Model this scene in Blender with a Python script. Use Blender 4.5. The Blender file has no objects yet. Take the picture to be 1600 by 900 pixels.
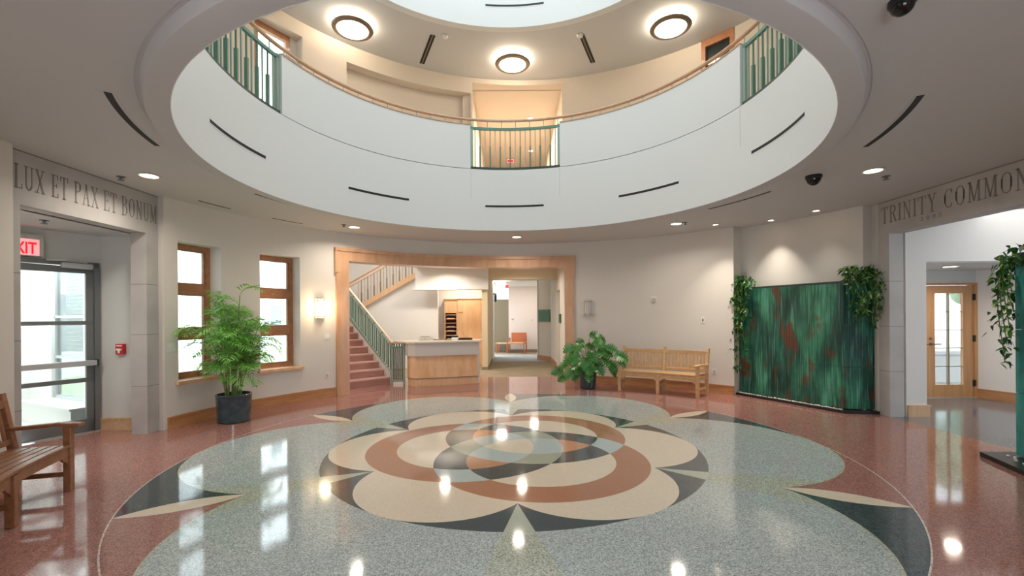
import bpy, bmesh, math, random
from mathutils import Vector, Matrix
random.seed(7)
C = bpy.context.scene.collection
sc = bpy.context.scene
PI = math.pi
def R(d): return math.radians(d)

# ------------------------------------------------------------------ camera, world, light, exposure
CAM_Y, CAM_H, ROLL = -5.47, 1.6, -0.007
cam = bpy.data.cameras.new('camera'); cam_o = bpy.data.objects.new('camera', cam); C.objects.link(cam_o)
cam.sensor_fit = 'HORIZONTAL'; cam.sensor_width = 36.0; cam.lens = 700 / 1600 * 36; cam.shift_y = 44 / 1600
cam.clip_start = 0.02; cam.clip_end = 200
_c, _s = math.cos(ROLL), math.sin(ROLL)
cam_o.matrix_world = Matrix(((_c, -_s, 0, 0), (0, 0, -1, CAM_Y), (_s, _c, 0, CAM_H), (0, 0, 0, 1)))
sc.camera = cam_o
w = bpy.data.worlds.new('world'); sc.world = w; w.use_nodes = True
w.node_tree.nodes['Background'].inputs[0].default_value = (0.88, 0.94, 1.0, 1)
w.node_tree.nodes['Background'].inputs[1].default_value = 5.0
sc.view_settings.view_transform = 'Standard'; sc.view_settings.look = 'None'
sc.view_settings.gamma = 1; sc.view_settings.use_curve_mapping = False
sc.view_settings.exposure = 0.40
sc.cycles.use_denoising = True
sc.cycles.max_bounces = 10; sc.cycles.diffuse_bounces = 6; sc.cycles.glossy_bounces = 4
sc.cycles.transmission_bounces = 8; sc.cycles.transparent_max_bounces = 12
sc.cycles.sample_clamp_indirect = 6.0; sc.cycles.caustics_reflective = False; sc.cycles.caustics_refractive = False

def area(name, loc, rot, power, color, size, shape='DISK', size_y=None, parent=None, spread=PI):
    l = bpy.data.lights.new(name, 'AREA'); l.energy = power; l.color = color; l.shape = shape; l.size = size
    if size_y: l.size_y = size_y
    l.spread = spread
    o = bpy.data.objects.new(name, l); C.objects.link(o); o.location = loc; o.rotation_euler = rot
    if parent: o.parent = parent
    return o
WARM = (1.0, 0.88, 0.74)
area('skylight_light', (-0.05, 0, 9.55), (0, 0, 0), 172, (0.84, 0.95, 1.0), 6.0)
area('upper_window_light', (-5.5, 3.2, 6.5), (R(90), 0, R(-120)), 30, (0.9, 0.96, 1.0), 0.9, 'RECTANGLE', 1.3)
area('stair_light', (-4.2, 6.6, 4.6), (0, 0, 0), 60, (1, .93, .84), 1.6, 'RECTANGLE', 1.6)
area('corridor_light', (0.9, 13.2, 2.9), (0, 0, 0), 15, (1, .88, .78), 0.3)
area('porch_fill', (-7.0, 0.9, 2.66), (0, 0, 0), 62, (0.95, 0.98, 1), 1.4, 'RECTANGLE', 1.4)  # added fill to brighten the porch, no lamp hangs there
area('alcove_light', (0.2, 7.5, 7.0), (0, 0, 0), 85, (1, .82, .64), 1.0, 'RECTANGLE', 2.2)
area('side_hall_light', (8.0, 0.8, 3.2), (0, 0, 0), 11, (1, .97, .93), 1.6, 'RECTANGLE', 1.4)

# ------------------------------------------------------------------ node / material helpers
class NT:
    def __init__(s, tree): s.t = tree
    def n(s, typ, **kw):
        nd = s.t.nodes.new(typ)
        for k, v in kw.items(): setattr(nd, k, v)
        return nd
    def put(s, sock, v):
        if isinstance(v, bpy.types.NodeSocket): s.t.links.new(v, sock)
        elif isinstance(v, (tuple, list)) and len(v) == 3 and sock.type == 'RGBA': sock.default_value = (*v, 1)
        else: sock.default_value = v
    def m(s, op, a, b=None, c=None):
        nd = s.n('ShaderNodeMath', operation=op); s.put(nd.inputs[0], a)
        if b is not None: s.put(nd.inputs[1], b)
        if c is not None: s.put(nd.inputs[2], c)
        return nd.outputs[0]
    def mix(s, f, a, b):
        nd = s.n('ShaderNodeMix', data_type='RGBA'); s.put(nd.inputs[0], f); s.put(nd.inputs[6], a); s.put(nd.inputs[7], b)
        return nd.outputs[2]
    def ramp(s, f, stops):
        nd = s.n('ShaderNodeValToRGB'); e = nd.color_ramp.elements
        while len(e) > 1: e.remove(e[-1])
        e[0].position = stops[0][0]; e[0].color = (*stops[0][1], 1)
        for p, c in stops[1:]:
            k = e.new(p); k.color = (*c, 1)
        s.put(nd.inputs[0], f); return nd.outputs[0]

def mat(name, col, rough=0.6, metal=0.0, spec=0.5, emit=None, estr=0, noise=None, coat=0, bump=0, bscale=60, stretch=(1, 1, 1)):
    m = bpy.data.materials.new(name); m.use_nodes = True
    b = m.node_tree.nodes['Principled BSDF']; t = NT(m.node_tree)
    b.inputs['Base Color'].default_value = (*col, 1); b.inputs['Roughness'].default_value = rough
    b.inputs['Metallic'].default_value = metal; b.inputs['Specular IOR Level'].default_value = spec
    b.inputs['Coat Weight'].default_value = coat
    if emit: b.inputs['Emission Color'].default_value = (*emit, 1); b.inputs['Emission Strength'].default_value = estr
    if noise or bump:
        tc = t.n('ShaderNodeTexCoord'); mp = t.n('ShaderNodeMapping'); mp.inputs['Scale'].default_value = stretch
        t.put(mp.inputs[0], tc.outputs['Object'])
        nz = t.n('ShaderNodeTexNoise'); nz.inputs['Scale'].default_value = noise[0] if noise else bscale
        nz.inputs['Detail'].default_value = 5
        t.put(nz.inputs['Vector'], mp.outputs[0])
        if noise:
            f = t.ramp(nz.outputs[0], [(0.3, (0, 0, 0)), (0.7, (1, 1, 1))])
            t.put(b.inputs['Base Color'], t.mix(f, col, noise[1]))
        if bump:
            bp = t.n('ShaderNodeBump'); bp.inputs['Strength'].default_value = bump; bp.inputs['Distance'].default_value = 0.01
            t.put(bp.inputs['Height'], nz.outputs[0]); t.put(b.inputs['Normal'], bp.outputs[0])
    return m

def wood(name, c1, c2, rough=0.35, stretch=(1, 1, 12), scale=5, coat=0.2):
    m = bpy.data.materials.new(name); m.use_nodes = True
    b = m.node_tree.nodes['Principled BSDF']; t = NT(m.node_tree)
    tc = t.n('ShaderNodeTexCoord'); mp = t.n('ShaderNodeMapping'); mp.inputs['Scale'].default_value = stretch
    t.put(mp.inputs[0], tc.outputs['Object'])
    nz = t.n('ShaderNodeTexNoise'); nz.inputs['Scale'].default_value = scale; nz.inputs['Detail'].default_value = 6
    nz.inputs['Distortion'].default_value = 0.6
    t.put(nz.inputs['Vector'], mp.outputs[0])
    t.put(b.inputs['Base Color'], t.ramp(nz.outputs[0], [(0.3, c1), (0.7, c2)]))
    b.inputs['Roughness'].default_value = rough; b.inputs['Coat Weight'].default_value = coat
    return m

def glass_mat(name, tint=(0.93, 0.97, 0.97), refl=0.12):
    m = bpy.data.materials.new(name); m.use_nodes = True; t = NT(m.node_tree); t.t.nodes.clear()
    out = t.n('ShaderNodeOutputMaterial'); tr = t.n('ShaderNodeBsdfTransparent'); gl = t.n('ShaderNodeBsdfGlossy')
    tr.inputs[0].default_value = (*tint, 1); gl.inputs['Roughness'].default_value = 0.02
    fr = t.n('ShaderNodeFresnel'); fr.inputs[0].default_value = 1.45
    mx = t.n('ShaderNodeMixShader'); t.put(mx.inputs[0], t.m('MINIMUM', t.m('MULTIPLY', fr.outputs[0], 0.9), 0.6))
    t.put(mx.inputs[1], tr.outputs[0]); t.put(mx.inputs[2], gl.outputs[0]); t.put(out.inputs[0], mx.outputs[0])
    return m

M = {}
M['wall'] = mat('wall_plaster', (0.70, 0.675, 0.63), 0.75, bump=0.03, bscale=120)
M['ceil'] = mat('ceiling_paint', (0.60, 0.61, 0.62), 0.85)
M['drum'] = mat('drum_paint', (0.76, 0.775, 0.77), 0.8)
M['peach'] = mat('peach_paint', (0.70, 0.62, 0.53), 0.8)
M['cream'] = mat('cream_paint', (0.70, 0.60, 0.42), 0.8)
M['white'] = mat('white_paint', (0.78, 0.77, 0.75), 0.7)
M['coolwall'] = mat('pale_grey_paint', (0.60, 0.62, 0.61), 0.75)
M['dark_slot'] = mat('slot_black', (0.006, 0.006, 0.007), 0.6)
M['stone'] = mat('limestone', (0.41, 0.40, 0.395), 0.7, noise=(2.2, (0.51, 0.50, 0.49)), bump=0.06, bscale=30)
M['stone_joint'] = mat('stone_joint', (0.24, 0.23, 0.22), 0.9)
M['stone_letter'] = mat('letter_cut', (0.25, 0.235, 0.23), 0.9)
M['cherry'] = wood('cherry_wood', (0.54, 0.30, 0.17), (0.66, 0.40, 0.24), 0.35, (1, 1, 0.25), 6)
M['base'] = wood('baseboard_wood', (0.43, 0.20, 0.085), (0.57, 0.29, 0.13), 0.3, (1, 1, 9), 2.5)
M['maple'] = wood('maple_veneer', (0.70, 0.40, 0.20), (0.84, 0.56, 0.33), 0.35, (1.2, 1.2, 0.35), 5)
M['maple2'] = wood('maple_plinth', (0.66, 0.40, 0.22), (0.76, 0.50, 0.30), 0.35, (6, 6, 0.4), 3)
M['window_wood'] = wood('window_wood', (0.34, 0.145, 0.062), (0.47, 0.22, 0.105), 0.4, (1, 1, 1), 8)
M['doorwood'] = wood('fir_door', (0.50, 0.26, 0.115), (0.60, 0.34, 0.165), 0.35, (7, 7, 0.3), 4)
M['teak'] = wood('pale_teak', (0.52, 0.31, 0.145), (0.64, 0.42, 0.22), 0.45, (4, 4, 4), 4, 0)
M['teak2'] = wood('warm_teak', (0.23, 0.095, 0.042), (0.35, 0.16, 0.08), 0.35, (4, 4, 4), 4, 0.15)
M['rail'] = wood('rail_wood', (0.52, 0.31, 0.18), (0.62, 0.40, 0.25), 0.35, (3, 3, 3), 4)
M['rail_lit'] = wood('lit_rail_wood', (0.66, 0.52, 0.38), (0.76, 0.64, 0.50), 0.35, (3, 3, 3), 4)  # paler rail wood, light on the lower handrail put into its colour
M['green_metal'] = mat('green_painted_steel', (0.11, 0.25, 0.20), 0.4, 0.1)
M['green_grey'] = mat('grey_green_steel', (0.30, 0.42, 0.37), 0.4, 0.1)
M['dgreen'] = mat('dark_green_steel', (0.025, 0.06, 0.055), 0.4)
M['alu'] = mat('grey_aluminium', (0.20, 0.215, 0.22), 0.4, 0.4)
M['alu_lt'] = mat('brushed_aluminium', (0.62, 0.64, 0.65), 0.35, 0.6)
M['black'] = mat('black_plastic', (0.01, 0.01, 0.011), 0.3)
M['dome'] = mat('smoked_dome', (0.004, 0.004, 0.005), 0.06)
M['bronze'] = mat('bronze_rim', (0.24, 0.19, 0.13), 0.4, 0.5)
M['lamp'] = mat('lamp_diffuser', (0.9, 0.88, 0.84), 0.5, emit=(1.0, 0.87, 0.72), estr=7.5)
M['lamp_up'] = mat('lamp_upper_glow', (0.9, 0.88, 0.84), 0.5, emit=(1.0, 0.84, 0.64), estr=30)
M['lens'] = mat('downlight_lens', (0.9, 0.9, 0.85), 0.5, emit=(1.0, 0.82, 0.60), estr=9)
M['sconce'] = mat('sconce_glass', (0.9, 0.85, 0.75), 0.4, emit=(1.0, 0.74, 0.44), estr=1.6)
M['sconce_off'] = mat('frosted_glass', (0.72, 0.71, 0.68), 0.35)
M['nickel'] = mat('nickel', (0.55, 0.52, 0.47), 0.3, 0.9)
M['brass'] = mat('antique_brass', (0.42, 0.30, 0.15), 0.35, 0.8)
M['glass'] = glass_mat('clear_glass')
M['glassd'] = mat('dark_reflective_glass', (0.02, 0.03, 0.032), 0.04, spec=0.8)
M['red'] = mat('red_plastic', (0.52, 0.02, 0.03), 0.35)
M['exit_face'] = mat('exit_sign_face', (0.85, 0.75, 0.75), 0.4, emit=(1.0, 0.22, 0.24), estr=0.8)
M['exit_red'] = mat('exit_letters', (0.6, 0.01, 0.03), 0.4, emit=(1.0, 0.01, 0.03), estr=0.75)
M['plate'] = mat('white_plastic', (0.80, 0.79, 0.76), 0.4)
M['plate_g'] = mat('grey_plastic', (0.5, 0.48, 0.45), 0.4)
M['pot'] = mat('dark_blue_glaze', (0.015, 0.04, 0.055), 0.12, noise=(9, (0.04, 0.09, 0.11)), coat=0.5)
M['pot2'] = mat('slate_blue_glaze', (0.02, 0.045, 0.055), 0.18, noise=(9, (0.045, 0.08, 0.09)), coat=0.4)
M['soil'] = mat('potting_soil', (0.03, 0.02, 0.012), 0.95, noise=(40, (0.06, 0.04, 0.025)))
M['leaf'] = mat('palm_leaf', (0.10, 0.36, 0.04), 0.4, noise=(3, (0.28, 0.62, 0.12)))
M['cane'] = mat('green_cane', (0.09, 0.16, 0.035), 0.5, noise=(8, (0.17, 0.24, 0.06)))
M['leaf2'] = mat('monstera_leaf', (0.010, 0.085, 0.014), 0.28, noise=(7, (0.07, 0.27, 0.04)))
M['ivy'] = mat('pothos_leaf', (0.008, 0.06, 0.010), 0.35, noise=(7, (0.03, 0.15, 0.03)))
M['ivy_lt'] = mat('pothos_leaf_pale', (0.15, 0.36, 0.05), 0.35, noise=(7, (0.30, 0.50, 0.12)))
M['pebble'] = mat('white_pebbles', (0.80, 0.76, 0.68), 0.6)
M['carpet'] = mat('taupe_carpet', (0.25, 0.205, 0.145), 0.95, noise=(2.5, (0.31, 0.26, 0.19)), spec=0.1)
M['light_band'] = mat('grey_blue_light', (0.30, 0.31, 0.31), 0.95, noise=(5, (0.36, 0.37, 0.37)), spec=0.1)
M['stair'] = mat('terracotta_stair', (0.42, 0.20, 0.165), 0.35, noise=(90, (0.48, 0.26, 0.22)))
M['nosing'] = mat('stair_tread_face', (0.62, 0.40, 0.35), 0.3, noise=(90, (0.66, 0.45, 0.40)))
M['top'] = mat('counter_top_stone', (0.72, 0.66, 0.57), 0.3)
M['fascia'] = mat('counter_fascia', (0.60, 0.57, 0.545), 0.4)
M['signgreen'] = mat('green_board', (0.035, 0.15, 0.065), 0.5)
M['brownwall'] = mat('dark_olive', (0.21, 0.18, 0.12), 0.7)
M['burgundy'] = mat('pigeonhole_interior', (0.10, 0.025, 0.02), 0.6)
M['paper'] = mat('paper', (0.82, 0.80, 0.76), 0.7)
M['seat'] = mat('seat_fabric', (0.52, 0.30, 0.13), 0.7)
M['leather'] = mat('red_brown_back', (0.42, 0.12, 0.045), 0.45)
M['facade'] = mat('pale_render_facade', (0.80, 0.80, 0.82), 0.8)
M['facade_line'] = mat('facade_string_course', (0.55, 0.52, 0.52), 0.8)
M['facade_glass'] = mat('facade_window_glass', (0.16, 0.20, 0.24), 0.15)
M['lawn'] = mat('lawn', (0.34, 0.40, 0.24), 0.9, noise=(6, (0.42, 0.48, 0.32)))
M['paving'] = mat('pale_paving', (0.62, 0.60, 0.57), 0.8)
M['tree'] = mat('tree_crown', (0.16, 0.24, 0.13), 0.8, noise=(3, (0.30, 0.38, 0.26)))
M['blind'] = mat('blind_slat', (0.80, 0.81, 0.80), 0.6)
M['vestfloor'] = mat('pale_vestibule_floor', (0.72, 0.71, 0.68), 0.3)
M['slate'] = None

# terrazzo ------------------------------------------------------------
def chips(t, co, base_sock, amt=0.55, scale=140):
    v = t.n('ShaderNodeTexVoronoi'); v.inputs['Scale'].default_value = scale; t.put(v.inputs['Vector'], co)
    sp = t.n('ShaderNodeSeparateColor'); t.put(sp.inputs[0], v.outputs['Color'])
    k = t.ramp(sp.outputs[0], [(0.0, (0.38,) * 3), (0.3, (0.75,) * 3), (0.62, (1.02,) * 3), (1.0, (1.5,) * 3)])
    mul = t.n('ShaderNodeMix', data_type='RGBA', blend_type='MULTIPLY'); t.put(mul.inputs[0], amt)
    t.put(mul.inputs[6], base_sock); t.put(mul.inputs[7], k)
    return mul.outputs[2]

def floor_material():
    m = bpy.data.materials.new('terrazzo_rosette'); m.use_nodes = True
    b = m.node_tree.nodes['Principled BSDF']; t = NT(m.node_tree)
    tc = t.n('ShaderNodeTexCoord'); co = tc.outputs['Object']
    mp = t.n('ShaderNodeMapping', vector_type='POINT')
    mp.inputs['Rotation'].default_value = (0, 0, R(-0.9)); mp.inputs['Location'].default_value = (-0.01, -0.05, 0)
    t.put(mp.inputs[0], co)
    sx = t.n('ShaderNodeSeparateXYZ'); t.put(sx.inputs[0], mp.outputs[0]); x, y = sx.outputs[0], sx.outputs[1]
    r = t.m('SQRT', t.m('ADD', t.m('MULTIPLY', x, x), t.m('MULTIPLY', y, y)))
    th = t.m('ARCTAN2', y, x)
    def fold(off):
        k = t.m('SUBTRACT', th, off)
        k = t.m('SUBTRACT', k, t.m('MULTIPLY', t.m('ROUND', t.m('DIVIDE', k, PI / 3)), PI / 3))
        return t.m('MULTIPLY', r, t.m('COSINE', k)), t.m('MULTIPLY', r, t.m('SINE', k))
    def inside(px, py, cx, cy, rad):
        dx, dy = t.m('SUBTRACT', px, cx), t.m('SUBTRACT', py, cy)
        return t.m('LESS_THAN', t.m('ADD', t.m('MULTIPLY', dx, dx), t.m('MULTIPLY', dy, dy)), rad * rad)
    px, py = fold(0.0)           # petal-centred sector
    qx, qy = fold(PI / 6)        # cusp-centred sector
    TER, DARK, CRM = (0.36, 0.17, 0.14), (0.062, 0.084, 0.090), (0.70, 0.59, 0.46)
    GRY, OLV, RING = (0.42, 0.465, 0.45), (0.435, 0.455, 0.375), (0.40, 0.19, 0.115)
    BLU, SAGE, ORG = (0.43, 0.50, 0.49), (0.36, 0.38, 0.30), (0.50, 0.25, 0.14)
    disc = t.m('LESS_THAN', r, 3.76)
    base = t.mix(t.m('MULTIPLY', disc, t.m('LESS_THAN', qy, 0.0)), TER, DARK)
    line = t.m('LESS_THAN', t.m('ABSOLUTE', t.m('SUBTRACT', r, 3.76)), 0.0055)
    base = t.mix(line, base, (0.66, 0.56, 0.50))
    # cream leaves: two arcs from r=2.83 to r=3.76
    mid, hl, hw = 3.295, 0.465, 0.112
    rad = (hl * hl + hw * hw) / (2 * hw)
    leaf = t.m('MULTIPLY', inside(qx, qy, mid, rad - hw, rad), inside(qx, qy, mid, -(rad - hw), rad))
    base = t.mix(leaf, base, CRM)
    petal = inside(px, py, 2.341, 0, 1.420)
    big = t.m('MAXIMUM', petal, t.m('LESS_THAN', r, 2.7))
    base = t.mix(big, base, GRY)
    rim = t.m('MULTIPLY', petal, t.m('SUBTRACT', 1.0, inside(px, py, 2.341, 0, 1.388)))
    wedge = t.m('LESS_THAN', t.m('ABSOLUTE', qy), t.m('MULTIPLY', t.m('SUBTRACT', qx, 1.69), 0.235))
    wedge = t.m('MULTIPLY', wedge, t.m('GREATER_THAN', qx, 1.69))
    olive = t.m('MULTIPLY', big, t.m('MAXIMUM', rim, t.m('MULTIPLY', wedge, t.m('GREATER_THAN', r, 2.0))))
    base = t.mix(olive, base, OLV)
    ring2 = t.m('LESS_THAN', r, 2.2)
    base = t.mix(t.m('MULTIPLY', ring2, t.m('SUBTRACT', 1.0, wedge)), base, DARK)
    base = t.mix(t.m('MULTIPLY', ring2, wedge), base, OLV)
    base = t.mix(t.m('MAXIMUM', inside(px, py, 1.358, 0, 0.85), t.m('LESS_THAN', r, 1.45)), base, CRM)
    # three interlocking bands
    O, I = [], []
    for a in (180, -60, 60):
        cx, cy = 0.583 * math.cos(R(a)), 0.583 * math.sin(R(a))
        O.append(inside(x, y, cx, cy, 1.183)); I.append(inside(x, y, cx, cy, 0.828))
    no = t.m('ADD', t.m('ADD', O[0], O[1]), O[2]); ni = t.m('ADD', t.m('ADD', I[0], I[1]), I[2])
    eq = lambda a, v: t.m('COMPARE', a, v, 0.1)
    def rule(base, o, i, col): return t.mix(t.m('MULTIPLY', eq(no, o), eq(ni, i)), base, col)
    for o, i, col in ((1, 0, RING), (1, 1, CRM), (2, 0, BLU), (2, 1, DARK), (2, 2, ORG), (3, 0, SAGE), (3, 1, SAGE), (3, 2, BLU), (3, 3, CRM)):
        base = rule(base, float(o), float(i), col)
    smooth = t.m('GREATER_THAN', t.m('LESS_THAN', r, 2.2), 0.5)
    isgrey = t.m('SUBTRACT', 1.0, t.m('MAXIMUM', smooth, leaf))
    amt = t.m('ADD', 0.16, t.m('MULTIPLY', isgrey, 0.66))
    v = chips(t, co, base, 1.0)
    t.put(v.node.inputs[0], amt)
    t.put(b.inputs['Base Color'], v)
    b.inputs['Roughness'].default_value = 0.075; b.inputs['Specular IOR Level'].default_value = 0.62
    nz = t.n('ShaderNodeTexNoise'); nz.inputs['Scale'].default_value = 2.2; t.put(nz.inputs['Vector'], co)
    bp = t.n('ShaderNodeBump'); bp.inputs['Strength'].default_value = 0.06; bp.inputs['Distance'].default_value = 0.02
    t.put(bp.inputs['Height'], nz.outputs[0]); t.put(b.inputs['Normal'], bp.outputs[0])
    return m
M['floor'] = floor_material()
def slate_material():
    m = bpy.data.materials.new('slate_terrazzo'); m.use_nodes = True
    b = m.node_tree.nodes['Principled BSDF']; t = NT(m.node_tree); tc = t.n('ShaderNodeTexCoord')
    rgb = t.n('ShaderNodeRGB'); rgb.outputs[0].default_value = (0.15, 0.165, 0.19, 1)
    t.put(b.inputs['Base Color'], chips(t, tc.outputs['Object'], rgb.outputs[0], 0.5))
    b.inputs['Roughness'].default_value = 0.13; b.inputs['Specular IOR Level'].default_value = 0.6
    return m
M['slate'] = slate_material()

def copper_material():
    m = bpy.data.materials.new('green_copper_patina'); m.use_nodes = True
    b = m.node_tree.nodes['Principled BSDF']; t = NT(m.node_tree); tc = t.n('ShaderNodeTexCoord')
    def nz(scale, st, det=6, dist=0.4):
        mp = t.n('ShaderNodeMapping'); mp.inputs['Scale'].default_value = st; t.put(mp.inputs[0], tc.outputs['Object'])
        n = t.n('ShaderNodeTexNoise'); n.inputs['Scale'].default_value = scale; n.inputs['Detail'].default_value = det
        n.inputs['Distortion'].default_value = dist; t.put(n.inputs['Vector'], mp.outputs[0]); return n.outputs[0]
    a = nz(3.0, (1.2, 1.2, 0.42), 12, 0.15); c = nz(16, (2.6, 2.6, 0.10), 12, 0.1); d = nz(3.1, (1.3, 1.3, 0.6), 14, 0.25); e = nz(24, (2.0, 2.0, 0.07), 8, 0.0)
    g = t.ramp(a, [(0.34, (0.004, 0.045, 0.034)), (0.48, (0.014, 0.115, 0.078)), (0.60, (0.04, 0.24, 0.14)), (0.70, (0.08, 0.31, 0.25))])
    g = t.mix(t.ramp(c, [(0.56, (0, 0, 0)), (0.75, (.8,) * 3)]), g, (0.16, 0.40, 0.36))
    g = t.mix(t.ramp(d, [(0.555, (0, 0, 0)), (0.64, (.9,) * 3)]), g, (0.13, 0.045, 0.022))
    mu = t.n('ShaderNodeMix', data_type='RGBA', blend_type='MULTIPLY'); t.put(mu.inputs[0], 0.8); t.put(mu.inputs[6], g)
    t.put(mu.inputs[7], t.ramp(e, [(0.36, (.45,) * 3), (0.62, (1.45,) * 3)])); g = mu.outputs[2]
    t.put(b.inputs['Base Color'], g); b.inputs['Roughness'].default_value = 0.28; b.inputs['Metallic'].default_value = 0.15
    bp = t.n('ShaderNodeBump'); bp.inputs['Strength'].default_value = 0.25; bp.inputs['Distance'].default_value = 0.01
    t.put(bp.inputs['Height'], c); t.put(b.inputs['Normal'], bp.outputs[0])
    return m
M['copper'] = copper_material()
M['turq'] = mat('turquoise_patina', (0.02, 0.22, 0.20), 0.35, noise=(4, (0.05, 0.34, 0.32)))

# ------------------------------------------------------------------ mesh helpers
class MB:
    def __init__(s): s.v = []; s.f = []; s.mi = []; s.cur = 0; s.sm = []; s.smooth = False
    def add(s, vs, fs):
        o = len(s.v); s.v += [tuple(p) for p in vs]
        for f in fs: s.f.append(tuple(i + o for i in f)); s.mi.append(s.cur); s.sm.append(s.smooth)
        return s
    def box(s, x0, x1, y0, y1, z0, z1):
        return s.add([(x0, y0, z0), (x1, y0, z0), (x1, y1, z0), (x0, y1, z0), (x0, y0, z1), (x1, y0, z1), (x1, y1, z1), (x0, y1, z1)],
                     [(3, 2, 1, 0), (4, 5, 6, 7), (0, 1, 5, 4), (1, 2, 6, 5), (2, 3, 7, 6), (3, 0, 4, 7)])
    def obox(s, c, sx, sy, z0, z1, ang):      # box rotated about z, centre c
        ca, sa = math.cos(ang), math.sin(ang); P = []
        for z in (z0, z1):
            for dx, dy in ((-1, -1), (1, -1), (1, 1), (-1, 1)):
                a, b = dx * sx / 2, dy * sy / 2; P.append((c[0] + a * ca - b * sa, c[1] + a * sa + b * ca, z))
        return s.add(P, [(3, 2, 1, 0), (4, 5, 6, 7), (0, 1, 5, 4), (1, 2, 6, 5), (2, 3, 7, 6), (3, 0, 4, 7)])
    def beam(s, a, b, wd, ht, up=(0, 0, 1)):    # rectangular bar from a to b
        a, b = Vector(a), Vector(b); d = (b - a).normalized(); u = Vector(up)
        if abs(d.dot(u)) > 0.99: u = Vector((0, 1, 0)) if abs(d.y) < 0.9 else Vector((1, 0, 0))
        sd = d.cross(u).normalized(); u = sd.cross(d).normalized(); P = []
        for p in (a, b):
            for i, j in ((-1, -1), (1, -1), (1, 1), (-1, 1)): P.append(p + sd * (i * wd / 2) + u * (j * ht / 2))
        return s.add(P, [(3, 2, 1, 0), (4, 5, 6, 7), (0, 1, 5, 4), (1, 2, 6, 5), (2, 3, 7, 6), (3, 0, 4, 7)])
    def arc(s, c, r0, r1, a0, a1, z0, z1, n=None):   # solid ring segment, degrees
        if a1 < a0: a0, a1 = a1, a0
        n = n or max(1, int(math.ceil((a1 - a0) / 2.5))); full = abs(a1 - a0 - 360) < 1e-6
        vs = []; fs = []
        for i in range(n if full else n + 1):
            a = R(a0 + (a1 - a0) * i / n); ca, sa = math.cos(a), math.sin(a)
            for r, z in ((r0, z0), (r1, z0), (r1, z1), (r0, z1)): vs.append((c[0] + r * ca, c[1] + r * sa, z))
        m = n if full else n + 1
        keep = s.smooth; s.smooth = True
        for i in range(n):
            j = (i + 1) % m if full else i + 1
            for k in range(4): l = (k + 1) % 4; fs.append((i * 4 + k, i * 4 + l, j * 4 + l, j * 4 + k))
        if not full: fs += [(3, 2, 1, 0), (n * 4, n * 4 + 1, n * 4 + 2, n * 4 + 3)]
        s.add(vs, fs); s.smooth = keep
        return s
    def prism(s, poly, z0, z1):
        n = len(poly); vs = [(p[0], p[1], z0) for p in poly] + [(p[0], p[1], z1) for p in poly]
        fs = [tuple(range(n - 1, -1, -1)), tuple(range(n, 2 * n))] + [(i, (i + 1) % n, n + (i + 1) % n, n + i) for i in range(n)]
        return s.add(vs, fs)
    def extr(s, poly3, vec):                    # planar 3D polygon extruded by vec
        n = len(poly3); v = Vector(vec); vs = [Vector(p) for p in poly3]; vs += [p + v for p in vs]
        return s.add(vs, [tuple(range(n - 1, -1, -1)), tuple(range(n, 2 * n))] + [(i, (i + 1) % n, n + (i + 1) % n, n + i) for i in range(n)])
    def tube(s, pts, rad, n=8, cap=True):
        pts = [Vector(p) for p in pts]; rr = rad if isinstance(rad, (list, tuple)) else [rad] * len(pts)
        vs = []; fs = []; pu = None
        for i, p in enumerate(pts):
            d = (pts[min(i + 1, len(pts) - 1)] - pts[max(i - 1, 0)]).normalized()
            u = pu if pu is not None else (Vector((0, 0, 1)) if abs(d.z) < 0.9 else Vector((1, 0, 0)))
            sd = d.cross(u).normalized(); u = sd.cross(d).normalized(); pu = u
            for k in range(n):
                a = 2 * PI * k / n; vs.append(p + (sd * math.cos(a) + u * math.sin(a)) * rr[i])
        for i in range(len(pts) - 1):
            for k in range(n): l = (k + 1) % n; fs.append((i * n + k, i * n + l, (i + 1) * n + l, (i + 1) * n + k))
        if cap: fs += [tuple(range(n - 1, -1, -1)), tuple((len(pts) - 1) * n + k for k in range(n))]
        return s.add(vs, fs)
    def lathe(s, prof, c=(0, 0, 0), n=32):
        vs = []; fs = []
        for r, z in prof:
            for k in range(n): a = 2 * PI * k / n; vs.append((c[0] + r * math.cos(a), c[1] + r * math.sin(a), c[2] + z))
        for i in range(len(prof) - 1):
            for k in range(n): l = (k + 1) % n; fs.append((i * n + k, i * n + l, (i + 1) * n + l, (i + 1) * n + k))
        fs += [tuple(range(n - 1, -1, -1)), tuple((len(prof) - 1) * n + k for k in range(n))]
        return s.add(vs, fs)
    def build(s, name, mats, parent=None, bevel=0, loc=None):
        me = bpy.data.meshes.new(name); me.from_pydata(s.v, [], s.f)
        for m in (mats if isinstance(mats, (list, tuple)) else [mats]): me.materials.append(m if not isinstance(m, str) else M[m])
        for p, mi, sm in zip(me.polygons, s.mi, s.sm): p.material_index = mi; p.use_smooth = sm
        bm = bmesh.new(); bm.from_mesh(me); bmesh.ops.recalc_face_normals(bm, faces=bm.faces); bm.to_mesh(me); bm.free()
        if any(s.sm): me.set_sharp_from_angle(angle=R(38))
        o = bpy.data.objects.new(name, me); C.objects.link(o)
        if parent: o.parent = parent
        if loc: o.location = loc
        if bevel:
            b = o.modifiers.new('bevel', 'BEVEL'); b.width = bevel; b.segments = 2; b.limit_method = 'ANGLE'
        return o
def tag(o, label=None, cat=None, group=None, kind=None):
    if label: o['label'] = label
    if cat: o['category'] = cat
    if group: o['group'] = group
    if kind: o['kind'] = kind
    return o
def empty(name, loc, rz=0, label=None, cat=None, group=None, kind=None):
    o = bpy.data.objects.new(name, None); C.objects.link(o); o.location = loc; o.rotation_euler = (0, 0, rz); o.empty_display_size = 0.1
    return tag(o, label, cat, group, kind)
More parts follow.
